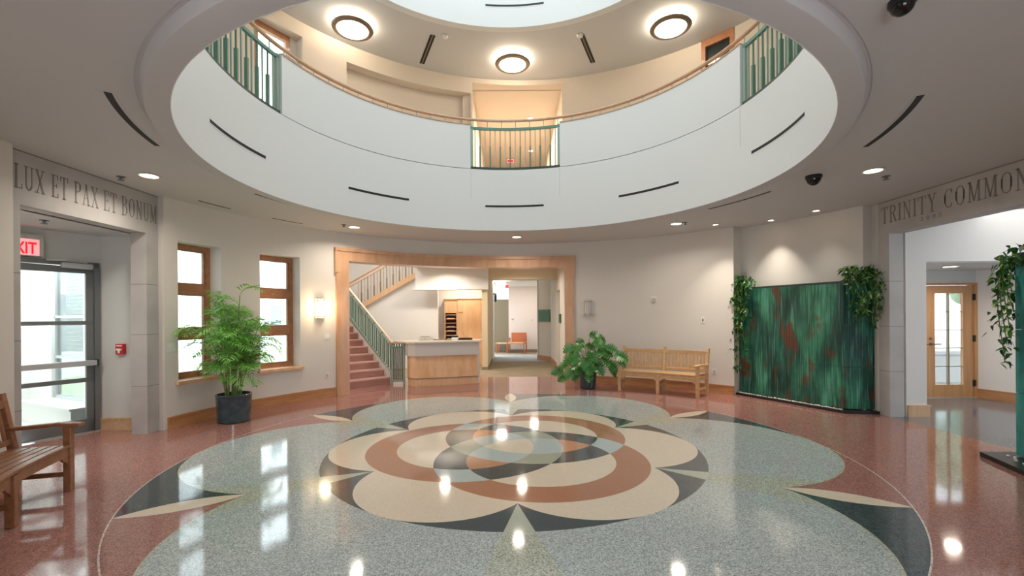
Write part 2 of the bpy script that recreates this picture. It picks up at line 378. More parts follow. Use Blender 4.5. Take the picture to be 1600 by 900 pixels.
def copy_tree(o, parent=None):
    c = o.copy(); C.objects.link(c); c.parent = parent
    for ch in [k for k in bpy.data.objects if k.parent == o]: copy_tree(ch, c)
    return c
def pol(c, r, a): return (c[0] + r * math.cos(R(a)), c[1] + r * math.sin(R(a)))
W = (0.3, 0.0)           # centre of the round room
D = (-0.05, 0.0)         # centre of the ceiling opening
RW = 5.36; ZC = 3.35
SA, SB = 169.3, 190.4    # left portal angles
TA, TB = 17.2, -5.8      # right portal angles

# ================================================================== STRUCTURE
def struct(name, mb, mats, label, cat, parent=None, bevel=0):
    o = mb.build(name, mats, parent, bevel)
    return tag(o, label, cat, None, 'structure')
# floors
fl = MB().add([(-6.2, -9, 0), (5.86, -9, 0), (5.86, 6.35, 0), (-6.2, 6.35, 0)], [(0, 1, 2, 3)])
struct('floor', fl, M['floor'], 'polished terrazzo floor with a six-petalled rosette inlay under the round opening', 'floor')
struct('floor_side_hall', MB().add([(5.86, -9, 0), (12, -9, 0), (12, 5, 0), (5.86, 5, 0)], [(0, 1, 2, 3)]), M['slate'], 'dark blue-grey terrazzo floor beyond the right stone portal', 'floor')
struct('floor_reception', MB().add([(-6.3, 6.35, 0), (3, 6.35, 0), (3, 16, 0), (-6.3, 16, 0)], [(0, 1, 2, 3)]), M['carpet'], 'taupe carpeted floor of the reception and corridor', 'floor')
struct('floor_light_band', MB().box(-0.7, 1.6, 10.3, 13.0, 0.0, 0.004), M['light_band'], 'grey-blue strip painting window light across the corridor floor', 'floor')  # light falling on the carpet, put into the strip's colour

# ---- left wall with two window openings
W1 = (159.95, 167.6); W2 = (144.45, 152.65); WZ0, WZ1 = 0.67, 2.76; RT = 5.82
mb = MB()
for a0, a1 in ((134.4, W2[0]), (W2[1], W1[0]), (W1[1], SA + 0.6)): mb.arc(W, RW, RT, a0, a1, 0, ZC)
for a0, a1 in (W1, W2): mb.arc(W, RW, RT, a0, a1, 0, WZ0); mb.arc(W, RW, RT, a0, a1, WZ1, ZC)
struct('wall_left', mb, M['wall'], 'curved off-white plaster wall with two tall window openings', 'wall')
# ---- header over the wood-cased opening, right wall, recess
OL, OR = 133.8, 79.6
struct('wall_back_header', MB().arc(W, RW, 5.66, OR - 2, 134.4, 2.95, ZC), M['wall'], 'curved plaster band above the wood-cased opening', 'wall')
struct('wall_right', MB().arc(W, RW, 5.66, 39.9, OR - 0.3, 0, ZC), M['wall'], 'curved plaster wall behind the teak bench', 'wall')
mb = MB().arc(W, 5.66, 5.95, 18.2, 41.5, 0, ZC).box(5.87, 6.1, 1.63, 2.05, 0, ZC)
struct('wall_right_recess', mb, M['wall'], 'shallow plaster recess behind the green copper fountain', 'wall')
mb = MB().arc(W, 5.66, 5.95, -32, -5.2, 0, ZC); mb.arc(W, RW, 5.66, -59, -30, 0, ZC)
struct('wall_near_right', mb, M['wall'], 'curved plaster wall near the camera on the right', 'wall')
struct('wall_near_left', MB().arc(W, RW, 5.7, 190.8, 238, 0, ZC), M['wall'], 'curved plaster wall behind the near left bench', 'wall')
mb = MB().box(-2.7, -2.5, -8.2, -5.0, 0, ZC).box(3.1, 3.3, -8.2, -5.0, 0, ZC)
mb.box(-2.7, -1.2, -8.4, -8.2, 0, ZC).box(1.8, 3.3, -8.4, -8.2, 0, ZC).box(-1.2, 1.8, -8.4, -8.2, 2.4, ZC)
struct('wall_front', mb, M['wall'], 'plaster entry alcove with an open front behind the camera', 'wall')
struct('ceiling_front', MB().box(-2.7, 3.3, -8.4, -5.0, ZC + 0.10, ZC + 0.2), M['ceil'], 'ceiling of the entry alcove behind the camera', 'ceiling')
# ---- lower ceiling and stepped ring
mb = MB()
mb.arc(D, 3.48, 6.6, 0, 360, ZC, ZC + 0.10, 144)
struct('ceiling', mb, M['ceil'], 'flat painted ceiling around the round opening', 'ceiling')
def cove():
    mb = MB(); mb.smooth = True; vs = []; fs = []; n = 180; prof = [(3.270, 3.270), (3.425, 3.270), (3.434, 3.274), (3.438, 3.285), (3.452, ZC + 0.004), (3.50, ZC + 0.006), (3.50, ZC + 0.1), (3.270, ZC + 0.1)]
    for i in range(n):
        a = 2 * PI * i / n
        for r, z in prof: vs.append((D[0] + r * math.cos(a), D[1] + r * math.sin(a), z))
    m = len(prof)
    for i in range(n):
        j = (i + 1) % n
        for k in range(m): l = (k + 1) % m; fs.append((i * m + k, i * m + l, j * m + l, j * m + k))
    return mb.add(vs, fs)
struct('ceiling_ring', cove(), M['ceil'], 'stepped ring at the lower rim of the round opening', 'ceiling')
# ---- drum
OPN = ((72.4, 102.9), (165.4, 196.5), (-17.0, 11.8))
mb = MB().arc(D, 3.265, 3.271, 0, 360, 3.268, 4.45, 180); mb.arc(D, 3.272, 3.40, 0, 360, 3.5, 4.45, 90)
struct('wall_drum', mb, M['drum'], 'round white drum wall between the two floors', 'wall')
mb = MB()
for a0, a1 in ((11.8, 72.4), (102.9, 165.4), (196.5, 343.0)): mb.arc(D, 3.265, 3.40, a0, a1, 4.462, 5.30, int((a1 - a0) / 2))
struct('wall_parapet', mb, M['drum'], 'curved white balcony parapet above the drum', 'wall')
# joints: fine shadow gaps
mb = MB()
for a in (72.5, 102.8, 11.9): mb.arc(D, 3.2635, 3.266, a - 0.04, a + 0.04, 3.9, 4.45)
struct('trim_1', mb, M['plate_g'], 'fine vertical control joints in the white drum', 'trim')
mb = MB().arc(D, 3.40, 5.9, 0, 360, 4.15, 4.45, 120)
struct('floor_upper', mb, M['top'], 'upper gallery floor slab', 'floor')
# ---- upper gallery wall
UZ = 7.30
UW1 = (145.0, 152.2); UW2 = (39.4, 46.4); NI = (103.5, 133.8); CO = (79.8, 103.0)
mb = MB()
for a0, a1 in ((-180, UW2[0]), (UW2[1], CO[0]), (NI[1], UW1[0] - 1.4), (UW1[1] + 1.2, 180)): mb.arc(W, RW, 5.75, a0, a1, 4.45, UZ)
mb.arc(W, RW, 5.75, UW2[0], UW2[1], 7.28, UZ); mb.arc(W, RW, 5.75, UW2[0], UW2[1], 4.45, 5.3)
mb.arc(W, RW, 5.75, UW1[0] - 1.4, UW1[1] + 1.2, 7.02, UZ); mb.arc(W, RW, 5.75, UW1[0] - 1.4, UW1[1] + 1.2, 4.45, 5.3)
mb.arc(W, 5.62, 5.9, NI[0] - 0.3, NI[1] + 0.3, 4.45, UZ); mb.arc(W, RW, 5.64, NI[0], NI[1], 6.93, UZ)
mb.arc(W, RW, 5.75, CO[1], NI[0], 4.45, UZ); mb.arc(W, RW, 5.75, CO[0], CO[1], 7.18, UZ)
struct('wall_upper', mb, M['peach'], 'warm plaster gallery wall upstairs with a long shallow niche', 'wall')
# corridor off the gallery
mb = MB().box(1.24, 1.45, 5.3, 13, 4.45, UZ).box(-1.15, -0.94, 5.3, 13, 4.45, UZ).box(-1.2, 1.5, 12.8, 13.0, 4.45, UZ)
struct('wall_upper_corridor', mb, M['peach'], 'peach walls of the corridor off the gallery', 'wall')
struct('ceiling_upper_corridor', MB().box(-1.15, 1.45, 5.6, 13, 7.16, 7.3), M['peach'], 'peach ceiling of the corridor off the gallery', 'ceiling')
struct('floor_upper_corridor', MB().box(-1.15, 1.45, 5.85, 13, 4.2, 4.45), M['top'], 'corridor floor off the gallery', 'floor')
struct('ceiling_upper', MB().arc(D, 3.26, 5.95, 0, 360, UZ, UZ + 0.12, 144), M['ceil'], 'gallery ceiling with round lamps around the upper opening', 'ceiling')
mb = MB().arc(D, 3.25, 3.40, 0, 360, 7.22, 9.7, 180)
struct('wall_lantern', mb, M['drum'], 'round white lantern wall above the upper opening', 'wall')
struct('ceiling_lantern', MB().arc(D, 0.01, 3.5, 0, 360, 9.7, 9.8, 96), M['drum'], 'roof cap of the white lantern', 'ceiling')

# ---- wood casing of the big opening
mb = MB()
mb.arc(W, RW - 0.05, RW + 0.32, OL, 136.7, 0, 3.0, 3); mb.arc(W, RW - 0.05, RW + 0.32, OR, 77.2, 0, 2.77, 3)
mb.arc(W, RW - 0.05, RW + 0.32, 77.2, OL, 2.77, 3.0, 30)
mb.arc(W, RW - 0.075, RW, 76.9, 137.0, 2.965, 3.03, 30); mb.arc(W, RW - 0.065, RW, 76.9, 77.7, 2.52, 3.0, 2)
mb.arc(W, RW - 0.065, RW, 136.3, 137.0, 2.52, 3.0, 2)
struct('trim_2', mb, M['cherry'], 'broad cherry-wood casing framing the reception opening', 'trim')
# ---- baseboards
def baseboard(name, a0, a1, r, label):
    mb = MB(); mb.arc(W, r - 0.022, r, a0, a1, 0, 0.155); mb.arc(W, r - 0.032, r, a0, a1, 0.155, 0.18); mb.arc(W, r - 0.030, r, a0, a1, 0, 0.03)
    struct(name, mb, M['base'], label, 'baseboard')
baseboard('baseboard_left', 136.9, SA + 0.2, RW, 'reddish wood baseboard below the two left windows')
baseboard('baseboard_right', 39.9, 77.0, RW, 'reddish wood baseboard behind the teak bench')
baseboard('baseboard_near_left', 190.6, 238, RW, 'reddish wood baseboard behind the near left bench')

# ================================================================== STONE PORTALS with carved lettering
GL = {  # letter strokes in a unit-high cell: (polyline, thickness); width first
 'L': (.46, [([(.12, 0), (.12, 1)], .10), ([(.02, .02), (.44, .02)], .04), ([(.43, 0), (.43, .2)], .04), ([(.02, .98), (.24, .98)], .04)]),
 'U': (.58, [([(.12, 1), (.12, .25), (.17, .08), (.28, .02), (.38, .06), (.44, .2)], .09), ([(.46, .15), (.46, 1)], .045), ([(.02, .98), (.24, .98)], .04), ([(.37, .98), (.56, .98)], .04)]),
 'X': (.56, [([(.08, 1), (.48, 0)], .10), ([(.46, 1), (.09, 0)], .04), ([(0, .98), (.2, .98)], .04), ([(.37, .98), (.55, .98)], .04), ([(.0, .02), (.2, .02)], .04), ([(.37, .02), (.57, .02)], .04)]),
 'E': (.48, [([(.12, 0), (.12, 1)], .10), ([(.02, .02), (.44, .02)], .04), ([(.02, .98), (.42, .98)], .04), ([(.12, .52), (.34, .52)], .04), ([(.43, 0), (.43, .2)], .04), ([(.41, .82), (.41, 1)], .04), ([(.34, .44), (.34, .6)], .035)]),
 'T': (.54, [([(.27, 0), (.27, 1)], .10), ([(.02, .98), (.52, .98)], .04), ([(.03, .8), (.03, 1)], .04), ([(.51, .8), (.51, 1)], .04), ([(.16, .02), (.38, .02)], .04)]),
 'P': (.50, [([(.12, 0), (.12, 1)], .10), ([(.02, .98), (.28, .98), (.4, .92), (.44, .76), (.4, .6), (.28, .54), (.12, .54)], .05), ([(.43, .88), (.43, .64)], .08), ([(.02, .02), (.24, .02)], .04)]),
 'A': (.56, [([(.28, 1), (.08, 0)], .04), ([(.27, 1), (.46, 0)], .10), ([(.14, .34), (.40, .34)], .04), ([(0, .02), (.18, .02)], .04), ([(.36, .02), (.56, .02)], .04)]),
 'B': (.54, [([(.12, 0), (.12, 1)], .10), ([(.02, .98), (.30, .98), (.4, .9), (.42, .77), (.38, .62), (.28, .54), (.12, .54)], .045), ([(.28, .54), (.42, .46), (.47, .28), (.42, .1), (.3, .02), (.02, .02)], .045), ([(.455, .4), (.455, .16)], .08), ([(.405, .88), (.405, .66)], .07)]),
 'O': (.60, [([(.30, .98), (.16, .9), (.09, .7), (.08, .5), (.09, .3), (.16, .1), (.30, .02), (.44, .1), (.51, .3), (.52, .5), (.51, .7), (.44, .9), (.30, .98)], .045), ([(.095, .72), (.095, .28)], .09), ([(.505, .72), (.505, .28)], .09)]),
 'N': (.62, [([(.12, 0), (.12, 1)], .045), ([(.12, 1), (.50, 0)], .10), ([(.50, 0), (.50, 1)], .045), ([(.02, .98), (.16, .98)], .04), ([(.40, .98), (.60, .98)], .04), ([(.02, .02), (.22, .02)], .04)]),
 'M': (.72, [([(.11, 0), (.13, 1)], .045), ([(.13, 1), (.35, .05)], .09), ([(.35, .05), (.58, 1)], .045), ([(.59, 1), (.60, 0)], .10), ([(.02, .98), (.16, .98)], .04), ([(.56, .98), (.70, .98)], .04), ([(.02, .02), (.2, .02)], .04), ([(.5, .02), (.71, .02)], .04)]),
 'R': (.56, [([(.12, 0), (.12, 1)], .10), ([(.02, .98), (.28, .98), (.4, .92), (.44, .76), (.4, .6), (.28, .54), (.12, .54)], .05), ([(.43, .88), (.43, .64)], .08), ([(.28, .54), (.48, 0)], .09), ([(.02, .02), (.24, .02)], .04), ([(.42, .02), (.56, .02)], .04)]),
 'I': (.26, [([(.13, 0), (.13, 1)], .10), ([(.02, .98), (.24, .98)], .04), ([(.02, .02), (.24, .02)], .04)]),
 'Y': (.56, [([(.08, 1), (.28, .48)], .10), ([(.47, 1), (.28, .48)], .045), ([(.28, .5), (.28, 0)], .10), ([(0, .98), (.19, .98)], .04), ([(.37, .98), (.56, .98)], .04), ([(.17, .02), (.39, .02)], .04)]),
 'C': (.56, [([(.48, .78), (.42, .93), (.30, .98), (.16, .9), (.09, .7), (.08, .5), (.09, .3), (.16, .1), (.30, .02), (.42, .07), (.49, .22)], .045), ([(.095, .72), (.095, .28)], .09), ([(.48, .76), (.48, .98)], .04)]),
 'S': (.46, [([(.38, .80), (.34, .93), (.22, .98), (.11, .9), (.09, .76), (.16, .62), (.31, .46), (.38, .32), (.37, .14), (.28, .04), (.16, .03), (.08, .12), (.06, .24)], .05), ([(.13, .66), (.34, .40)], .09)]),
 '2': (.44, [([(.06, .76), (.10, .92), (.22, .98), (.34, .9), (.36, .74), (.30, .55), (.06, .04)], .06), ([(.05, .04), (.40, .04)], .07), ([(.39, .02), (.39, .18)], .04)]),
 '0': (.46, [([(.23, .98), (.10, .86), (.06, .5), (.10, .14), (.23, .02), (.36, .14), (.40, .5), (.36, .86), (.23, .98)], .06)]),
}
def lettering(text, origin, along, height, depth, out, wscale=1.0, gap=0.09, total=None):
    """flat cut letters standing on the plane through origin; along = reading direction, out = facing normal"""
    along, out = Vector(along).normalized(), Vector(out).normalized(); o = Vector(origin)
    wid = sum((GL[c][0] + gap if c != ' ' else 0.33) for c in text)
    k = (total / (wid * height)) if total else wscale
    mb = MB(); x = 0
    for ch in text:
        if ch == ' ': x += 0.33; continue
        wd, strokes = GL[ch]
        for line, th in strokes:
            for (ax, ay), (bx, by) in zip(line, line[1:]):
                p = o + along * ((x + ax) * height * k) + Vector((0, 0, ay * height)); q = o + along * ((x + bx) * height * k) + Vector((0, 0, by * height))
                d = (q - p).normalized(); sd = d.cross(out).normalized()
                t = th * height * (k if abs(d.z) > 0.5 else 1)
                p2, q2 = p - d * t * 0.12, q + d * t * 0.12
                mb.extr([p2 - sd * t / 2, q2 - sd * t / 2, q2 + sd * t / 2, p2 + sd * t / 2], out * depth)
        x += wd + gap
    return mb
# left portal: lintel and two pillars, face on x = -5.07
XL, YA, YB = -5.07, 1.0, -1.0
PW = 0.25
lin = struct('lintel_left', MB().box(XL - 0.26, XL, YB, YA, 2.79, ZC - 0.012), M['stone'], 'carved grey limestone lintel reading LUX ET PAX ET BONUM', 'lintel')
# children are placed in world space (parent at origin)
lettering('LUX ET PAX ET BONUM', (XL + 0.0, YB + 0.10, 2.955), (0, 1, 0), 0.25, 0.003, (1, 0, 0), total=YA - YB - 0.15).build('lettering', M['stone_letter'], lin)
MB().box(XL - 0.2, XL + 0.002, YB, YA, ZC - 0.013, ZC).build('shadow_gap', M['stone_joint'], lin)  # solid dark strip, shade of the ceiling gap put into its colour
def pillar(name, x0, x1, y0, y1, ztop, joints, label):
    p = struct(name, MB().box(x0, x1, y0, y1, 0, ztop), M['stone'], label, 'pillar')
    mb = MB()
    for z in joints: mb.box(x0 - 0.001, x1 + 0.001, y0 - 0.001, y1 + 0.001, z - 0.004, z + 0.004)
    mb.build('mortar_joint', M['stone_joint'], p)
    return p
JZ = (0.66, 1.38, 2.08)
pillar('pillar_left_far', XL - 0.22, XL, YA - PW, YA, 2.79, JZ, 'limestone pillar between the exit door and the left windows')
pillar('pillar_left_near', XL - 0.22, XL, YB, YB + 0.155, 2.79, JZ, 'limestone pillar at the left edge of the photo')
# right portal
XR, YC, YD_ = 5.84, 1.66, -0.58
lin = struct('lintel_right', MB().box(XR, XR + 0.22, YD_, YC, 2.84, ZC - 0.012), M['stone'], 'carved grey limestone lintel reading TRINITY COMMONS 2002', 'lintel')
lettering('TRINITY COMMONS', (XR, YC - 0.06, 3.005), (0, -1, 0), 0.255, 0.003, (-1, 0, 0), total=YC - YD_ - 0.06).build('lettering', M['stone_letter'], lin)
lettering('2002', (XR, YC - 0.74, 2.915), (0, -1, 0), 0.055, 0.003, (-1, 0, 0), total=0.36, gap=0.5).build('date_lettering', M['stone_letter'], lin)
MB().box(XR - 0.002, XR + 0.15, YD_, YC, ZC - 0.013, ZC).build('shadow_gap', M['stone_joint'], lin)  # dark strip in place of the shade above this lintel
pillar('pillar_right_far', XR, XR + 0.22, YC - 0.20, YC, 2.84, (0.70, 1.40, 2.10), 'limestone pillar between the copper fountain and the side hall')
pillar('pillar_right_near', XR, XR + 0.22, YD_, YD_ + 0.20, 2.84, (0.70, 1.40, 2.10), 'limestone pillar of the right portal outside the frame')

# ================================================================== LEFT VESTIBULE and exit door
# hall between portal and exit door
DJ = Vector((-5.96, 0.98, 0)); DA = Vector((-0.90, 0.436, 0)).normalized(); DB = Vector((-0.436, -0.90, 0)).normalized()
def dpt(a, b, z=0): return DJ + DA * a + DB * b + Vector((0, 0, z))
def dbox(mb, a0, a1, b0, b1, z0, z1):
    P = [dpt(a, b, z) for z in (z0, z1) for a, b in ((a0, b0), (a1, b0), (a1, b1), (a0, b1))]
    return mb.add(P, [(3, 2, 1, 0), (4, 5, 6, 7), (0, 1, 5, 4), (1, 2, 6, 5), (2, 3, 7, 6), (3, 0, 4, 7)])
mb = MB().prism([(-5.2, 0.99), (-5.98, 0.99), (-6.1, 1.2), (-5.2, 1.2)], 0, 2.79)
struct('wall_vestibule_right', mb, M['coolwall'], 'pale wall beside the exit door with the fire alarm pull', 'wall')
mb = MB(); dbox(mb, -0.02, 0.14, -0.02, 1.9, 2.40, 2.85); dbox(mb, -0.02, 0.14, 1.02, 2.2, 0, 2.45)
struct('wall_vestibule_door', mb, M['coolwall'], 'pale wall around the glazed exit door', 'wall')
struct('wall_vestibule_left', MB().box(-7.2, -5.1, -1.3, -1.15, 0, 2.85), M['coolwall'], 'pale wall closing the left of the entry lobby', 'wall')
struct('ceiling_vestibule', MB().prism([(-5.28, -1.2), (-7.3, -1.2), (-6.2, 1.15), (-5.28, 1.15)], 2.79, 2.85), M['ceil'], 'low white ceiling of the entry lobby', 'ceiling')
mb = MB().box(-5.96, -5.28, 0.965, 0.99, 0, 0.155); mb.box(-5.96, -5.28, 0.955, 0.99, 0.155, 0.18)
struct('baseboard_vestibule', mb, wood('pale_baseboard', (0.55, 0.36, 0.20), (0.66, 0.46, 0.28), 0.4, (9, 9, 9), 2), 'pale wood baseboard beside the exit door', 'baseboard')
# exit door
dr = empty('door_1', DJ, 0, 'grey aluminium glazed exit door with push bar', 'door', None, 'structure')
def dchild(mb, name, m, par=dr, bevel=0):
    o = mb.build(name, m, par, bevel); o.matrix_parent_inverse = Matrix.Translation(-DJ) if par is dr else Matrix.Identity(4); return o
mb = MB(); dbox(mb, -0.05, 0.06, 0.0, 0.055, 0, 2.40); dbox(mb, -0.05, 0.06, 0.965, 1.02, 0, 2.40); dbox(mb, -0.05, 0.06, 0.0, 1.02, 2.34, 2.40)
dchild(mb, 'door_frame', M['alu'])
mb = MB(); f0, f1, b0, b1 = -0.03, 0.015, 0.06, 0.96
dbox(mb, f0, f1, b0, b0 + 0.085, 0.02, 2.33); dbox(mb, f0, f1, b1 - 0.085, b1, 0.02, 2.33); dbox(mb, f0, f1, b0, b1, 2.24, 2.33); dbox(mb, f0, f1, b0, b1, 0.02, 0.20)
dbox(mb, f0, f1, b0, b1, 1.52, 1.575); dbox(mb, f0, f1, b0, b1, 0.715, 0.775)
dchild(mb, 'door_leaf', M['alu'], bevel=0.004)
mb = MB(); dbox(mb, -0.01, -0.004, b0 + 0.08, b1 - 0.08, 0.2, 2.24)
dchild(mb, 'glass_pane', M['glass'])
mb = MB(); mb.beam(dpt(-0.10, b0 + 0.0, 0.985), dpt(-0.10, b1 - 0.14, 0.985), 0.055, 0.075)
pb = dchild(mb, 'push_bar', M['alu_lt'], bevel=0.006)
mb = MB(); mb.beam(dpt(-0.07, b1 - 0.16, 0.985), dpt(-0.07, b1 + 0.0, 0.985), 0.10, 0.06); mb.beam(dpt(-0.07, b1 - 0.04, 0.87), dpt(-0.07, b1 - 0.04, 1.09), 0.09, 0.07); mb.beam(dpt(-0.08, b0 - 0.02, 0.985), dpt(-0.08, b0 + 0.03, 0.985), 0.09, 0.09)
dchild(mb, 'latch_housing', M['black'], bevel=0.006)
mb = MB(); mb.beam(dpt(-0.05, b1 - 0.09, 1.15), dpt(-0.05, b1 - 0.02, 1.15), 0.03, 0.07); dchild(mb, 'dead_lock', M['plate'])
mb = MB(); mb.beam(dpt(-0.09, 0.10, 2.33), dpt(-0.09, 0.42, 2.335), 0.06, 0.07); mb.beam(dpt(-0.10, 0.16, 2.385), dpt(-0.22, 0.42, 2.385), 0.03, 0.015); mb.beam(dpt(-0.22, 0.42, 2.385), dpt(-0.05, 0.55, 2.39), 0.03, 0.015)
dchild(mb, 'door_closer', M['alu_lt'])
mb = MB(); dbox(mb, -0.06, 0.08, 0.0, 1.02, 0.0, 0.015); dchild(mb, 'threshold', M['alu_lt'])
# glazed lobby beyond the exit door
mb = MB(); dbox(mb, 0.07, 4.2, -0.6, 2.6, -0.04, 0.004)
struct('floor_porch', mb, M['vestfloor'], 'bright pale floor of the porch beyond the exit door', 'floor')
mb = MB(); dbox(mb, 0.14, 0.55, -0.16, -0.04, 0, 2.7); dbox(mb, 1.62, 2.6, -0.16, -0.04, 0, 2.7); dbox(mb, 0.55, 1.62, -0.16, -0.04, 0, 0.34); dbox(mb, 0.55, 1.62, -0.16, -0.04, 2.45, 2.7)
dbox(mb, 2.5, 2.6, -0.1, 1.02, 0, 2.7); dbox(mb, 2.5, 2.6, 1.0, 2.0, 2.3, 2.7); dbox(mb, 0.14, 2.6, 1.85, 1.95, 0, 2.7)
struct('wall_porch', mb, M['white'], 'bright white walls of the porch beyond the exit door', 'wall')
mb = MB(); dbox(mb, 0.14, 2.6, -0.2, 2.0, 2.7, 2.76)
struct('ceiling_porch', mb, M['white'], 'white ceiling of the porch beyond the exit door', 'ceiling')
wn = empty('window_1', dpt(0.55, -0.1), 0, 'side window with white blinds in the porch beyond the exit door', 'window', None, 'structure')
def child_w(mb, name, m, par, bevel=0):
    o = mb.build(name, m, par, bevel); o.matrix_parent_inverse = Matrix.Translation(-par.location); return o
mb = MB(); dbox(mb, 0.55, 0.60, -0.13, -0.07, 0.34, 2.45); dbox(mb, 1.57, 1.62, -0.13, -0.07, 0.34, 2.45); dbox(mb, 0.55, 1.62, -0.13, -0.07, 0.34, 0.39); dbox(mb, 0.55, 1.62, -0.13, -0.07, 2.40, 2.45)
dbox(mb, 0.55, 1.62, -0.13, -0.07, 0.98, 1.02); dbox(mb, 0.55, 1.62, -0.13, -0.07, 1.62, 1.66)
child_w(mb, 'window_frame', M['alu_lt'], wn)
mb = MB(); dbox(mb, 0.6, 1.57, -0.105, -0.10, 0.39, 2.40); child_w(mb, 'glass_pane', M['glass'], wn)
mb = MB()
for i in range(22): z = 1.1 + i * 0.058; dbox(mb, 0.62, 1.3, -0.128, -0.112, z, z + 0.045)
child_w(mb, 'blind', M['blind'], wn)
mb = MB(); dbox(mb, 0.18, 1.9, -0.04, 0.24, 0, 0.30); dbox(mb, 0.17, 1.92, -0.04, 0.26, 0.30, 0.33)
struct('trim_3', mb, M['vestfloor'], 'low stone ledge under the porch window', 'trim')

# ================================================================== LEFT WINDOWS
def curved_window(name, a0, a1, z0, z1, label):
    mid = (a0 + a1) / 2; p = pol(W, RW + 0.3, mid)
    o = empty(name, (p[0], p[1], z0), 0, label, 'window', None, 'structure')
    r0, r1 = RW + 0.25, RW + 0.34
    def ch(mb, nm, m, bev=0): return child_w(mb, nm, m, o, bev)
    t = 0.075 / RW * 180 / PI
    mb = MB(); mb.arc(W, r0, r1, a0, a0 + t, z0, z1, 1); mb.arc(W, r0, r1, a1 - t, a1, z0, z1, 1); mb.arc(W, r0, r1, a0, a1, z1 - 0.09, z1, 4); mb.arc(W, r0, r1, a0, a1, z0, z0 + 0.07, 4)
    ch(mb, 'window_frame', M['window_wood'])
    h = (z1 - z0) / 3
    for k in (1, 2):
        mb = MB(); mb.arc(W, r0 - 0.01, r1, a0 + t, a1 - t, z0 + h * k - 0.085, z0 + h * k + 0.075, 4); ch(mb, 'transom', M['window_wood'])
    for k in range(3):
        mb = MB(); za, zb = z0 + h * k + 0.07, z0 + h * (k + 1) - 0.08; ta = t + 0.1
        sa, sb = a0 + t, a1 - t; q = 0.025 / RW * 180 / PI
        mb.arc(W, r0 + 0.02, r1 - 0.02, sa, sa + q, za, zb, 1); mb.arc(W, r0 + 0.02, r1 - 0.02, sb - q, sb, za, zb, 1); mb.arc(W, r0 + 0.02, r1 - 0.02, sa, sb, zb - 0.025, zb, 3); mb.arc(W, r0 + 0.02, r1 - 0.02, sa, sb, za, za + 0.025, 3)
        s = ch(mb, 'sash', M['window_wood'])
        mb = MB(); mb.arc(W, r0 + 0.05, r0 + 0.056, a0 + t, a1 - t, za + 0.01, zb - 0.01, 3); ch(mb, 'glass_pane', M['glass'])
    mb = MB(); e = 0.05; mb.arc(W, RW + 0.004, r0, a0 - 0.02, a0 + e, z0, z1, 1); mb.arc(W, RW + 0.004, r0, a1 - e, a1 + 0.02, z0, z1, 1); mb.arc(W, RW + 0.004, r0, a0, a1, z1 - 0.005, z1 + 0.002, 4); ch(mb, 'reveal', M['white'])
    mb = MB(); mb.arc(W, RW - 0.055, RW + 0.26, a0 - 0.55, a1 + 0.55, z0 - 0.05, z0 + 0.002, 5); ch(mb, 'window_sill', M['maple'], 0.004)
    return o
curved_window('window_2', W1[0], W1[1], WZ0, WZ1, 'tall three-light wooden window behind the potted palm')
curved_window('window_3', W2[0], W2[1], WZ0, WZ1, 'tall three-light wooden window between palm and lit sconce')
# upstairs windows
o = empty('window_4', (-4.4, 2.9, 5.3), 0, 'upstairs wood-framed window with a deep white reveal', 'window', None, 'structure')
mb = MB(); r0, r1 = RW + 0.2, RW + 0.29
mb.arc(W, r0, r1, UW1[0], UW1[0] + 0.9, 5.3, 7.02, 1); mb.arc(W, r0, r1, UW1[1] - 0.9, UW1[1], 5.3, 7.02, 1); mb.arc(W, r0, r1, UW1[0], UW1[1], 6.91, 7.02, 3)
child_w(mb, 'window_frame', M['window_wood'], o)
mb = MB(); mb.arc(W, r0 + 0.04, r0 + 0.046, UW1[0], UW1[1], 5.3, 7.0, 3); child_w(mb, 'glass_pane', M['glass'], o)
mb = MB(); mb.arc(W, RW + 0.004, RW + 0.35, UW1[0] - 1.4, UW1[0] - 1.36, 5.3, 7.02, 1); mb.arc(W, RW + 0.22, RW + 0.30, UW1[0] - 1.4, UW1[0], 5.3, 7.02, 1); mb.arc(W, RW + 0.22, RW + 0.3, UW1[1], UW1[1] + 1.2, 5.3, 7.02, 1)
child_w(mb, 'reveal', M['white'], o)
o = empty('window_5', (4.2, 3.7, 5.3), 0, 'upstairs dark window with cherry-wood frame on the right', 'window', None, 'structure')
mb = MB(); r0, r1 = RW - 0.02, RW + 0.12
mb.arc(W, r0, r1, UW2[0], UW2[0] + 0.9, 5.3, 7.29, 1); mb.arc(W, r0, r1, UW2[1] - 0.9, UW2[1], 5.3, 7.29, 1); mb.arc(W, r0, r1, UW2[0], UW2[1], 7.15, 7.29, 3)
child_w(mb, 'window_frame', M['window_wood'], o)
mb = MB(); mb.arc(W, RW + 0.05, RW + 0.06, UW2[0], UW2[1], 5.3, 7.2, 1); child_w(mb, 'glass_pane', M['glassd'], o)

# outside seen through the left windows and porch
struct('ground_outside', MB().box(-40, -6.3, -30, 40, -0.3, -0.05), M['lawn'], 'lawn outside the left windows', 'ground')
bd = empty('neighbouring_building', (-13, 10, 0), 0, 'pale rendered building across the lawn outside the windows', 'building')
child_w(MB().box(-13.2, -12.6, -12, 34, -0.3, 6.5), 'facade', M['facade'], bd)
child_w(MB().box(-12.6, -12.55, -12, 34, 3.15, 3.3), 'string_course', M['facade_line'], bd)
for y in (-1.8, 3.0, 7.2, 10.6, 14.2, 18.4, 22.5):
    for z in (0.7, 4.1):
        f = child_w(MB().box(-12.6, -12.57, y - 0.62, y + 0.62, z - 0.1, z + 1.7), 'window', M['plate'], bd)
        g = MB().box(-12.58, -12.55, y - 0.5, y + 0.5, z, z + 1.6).build('pane', M['facade_glass'], f)

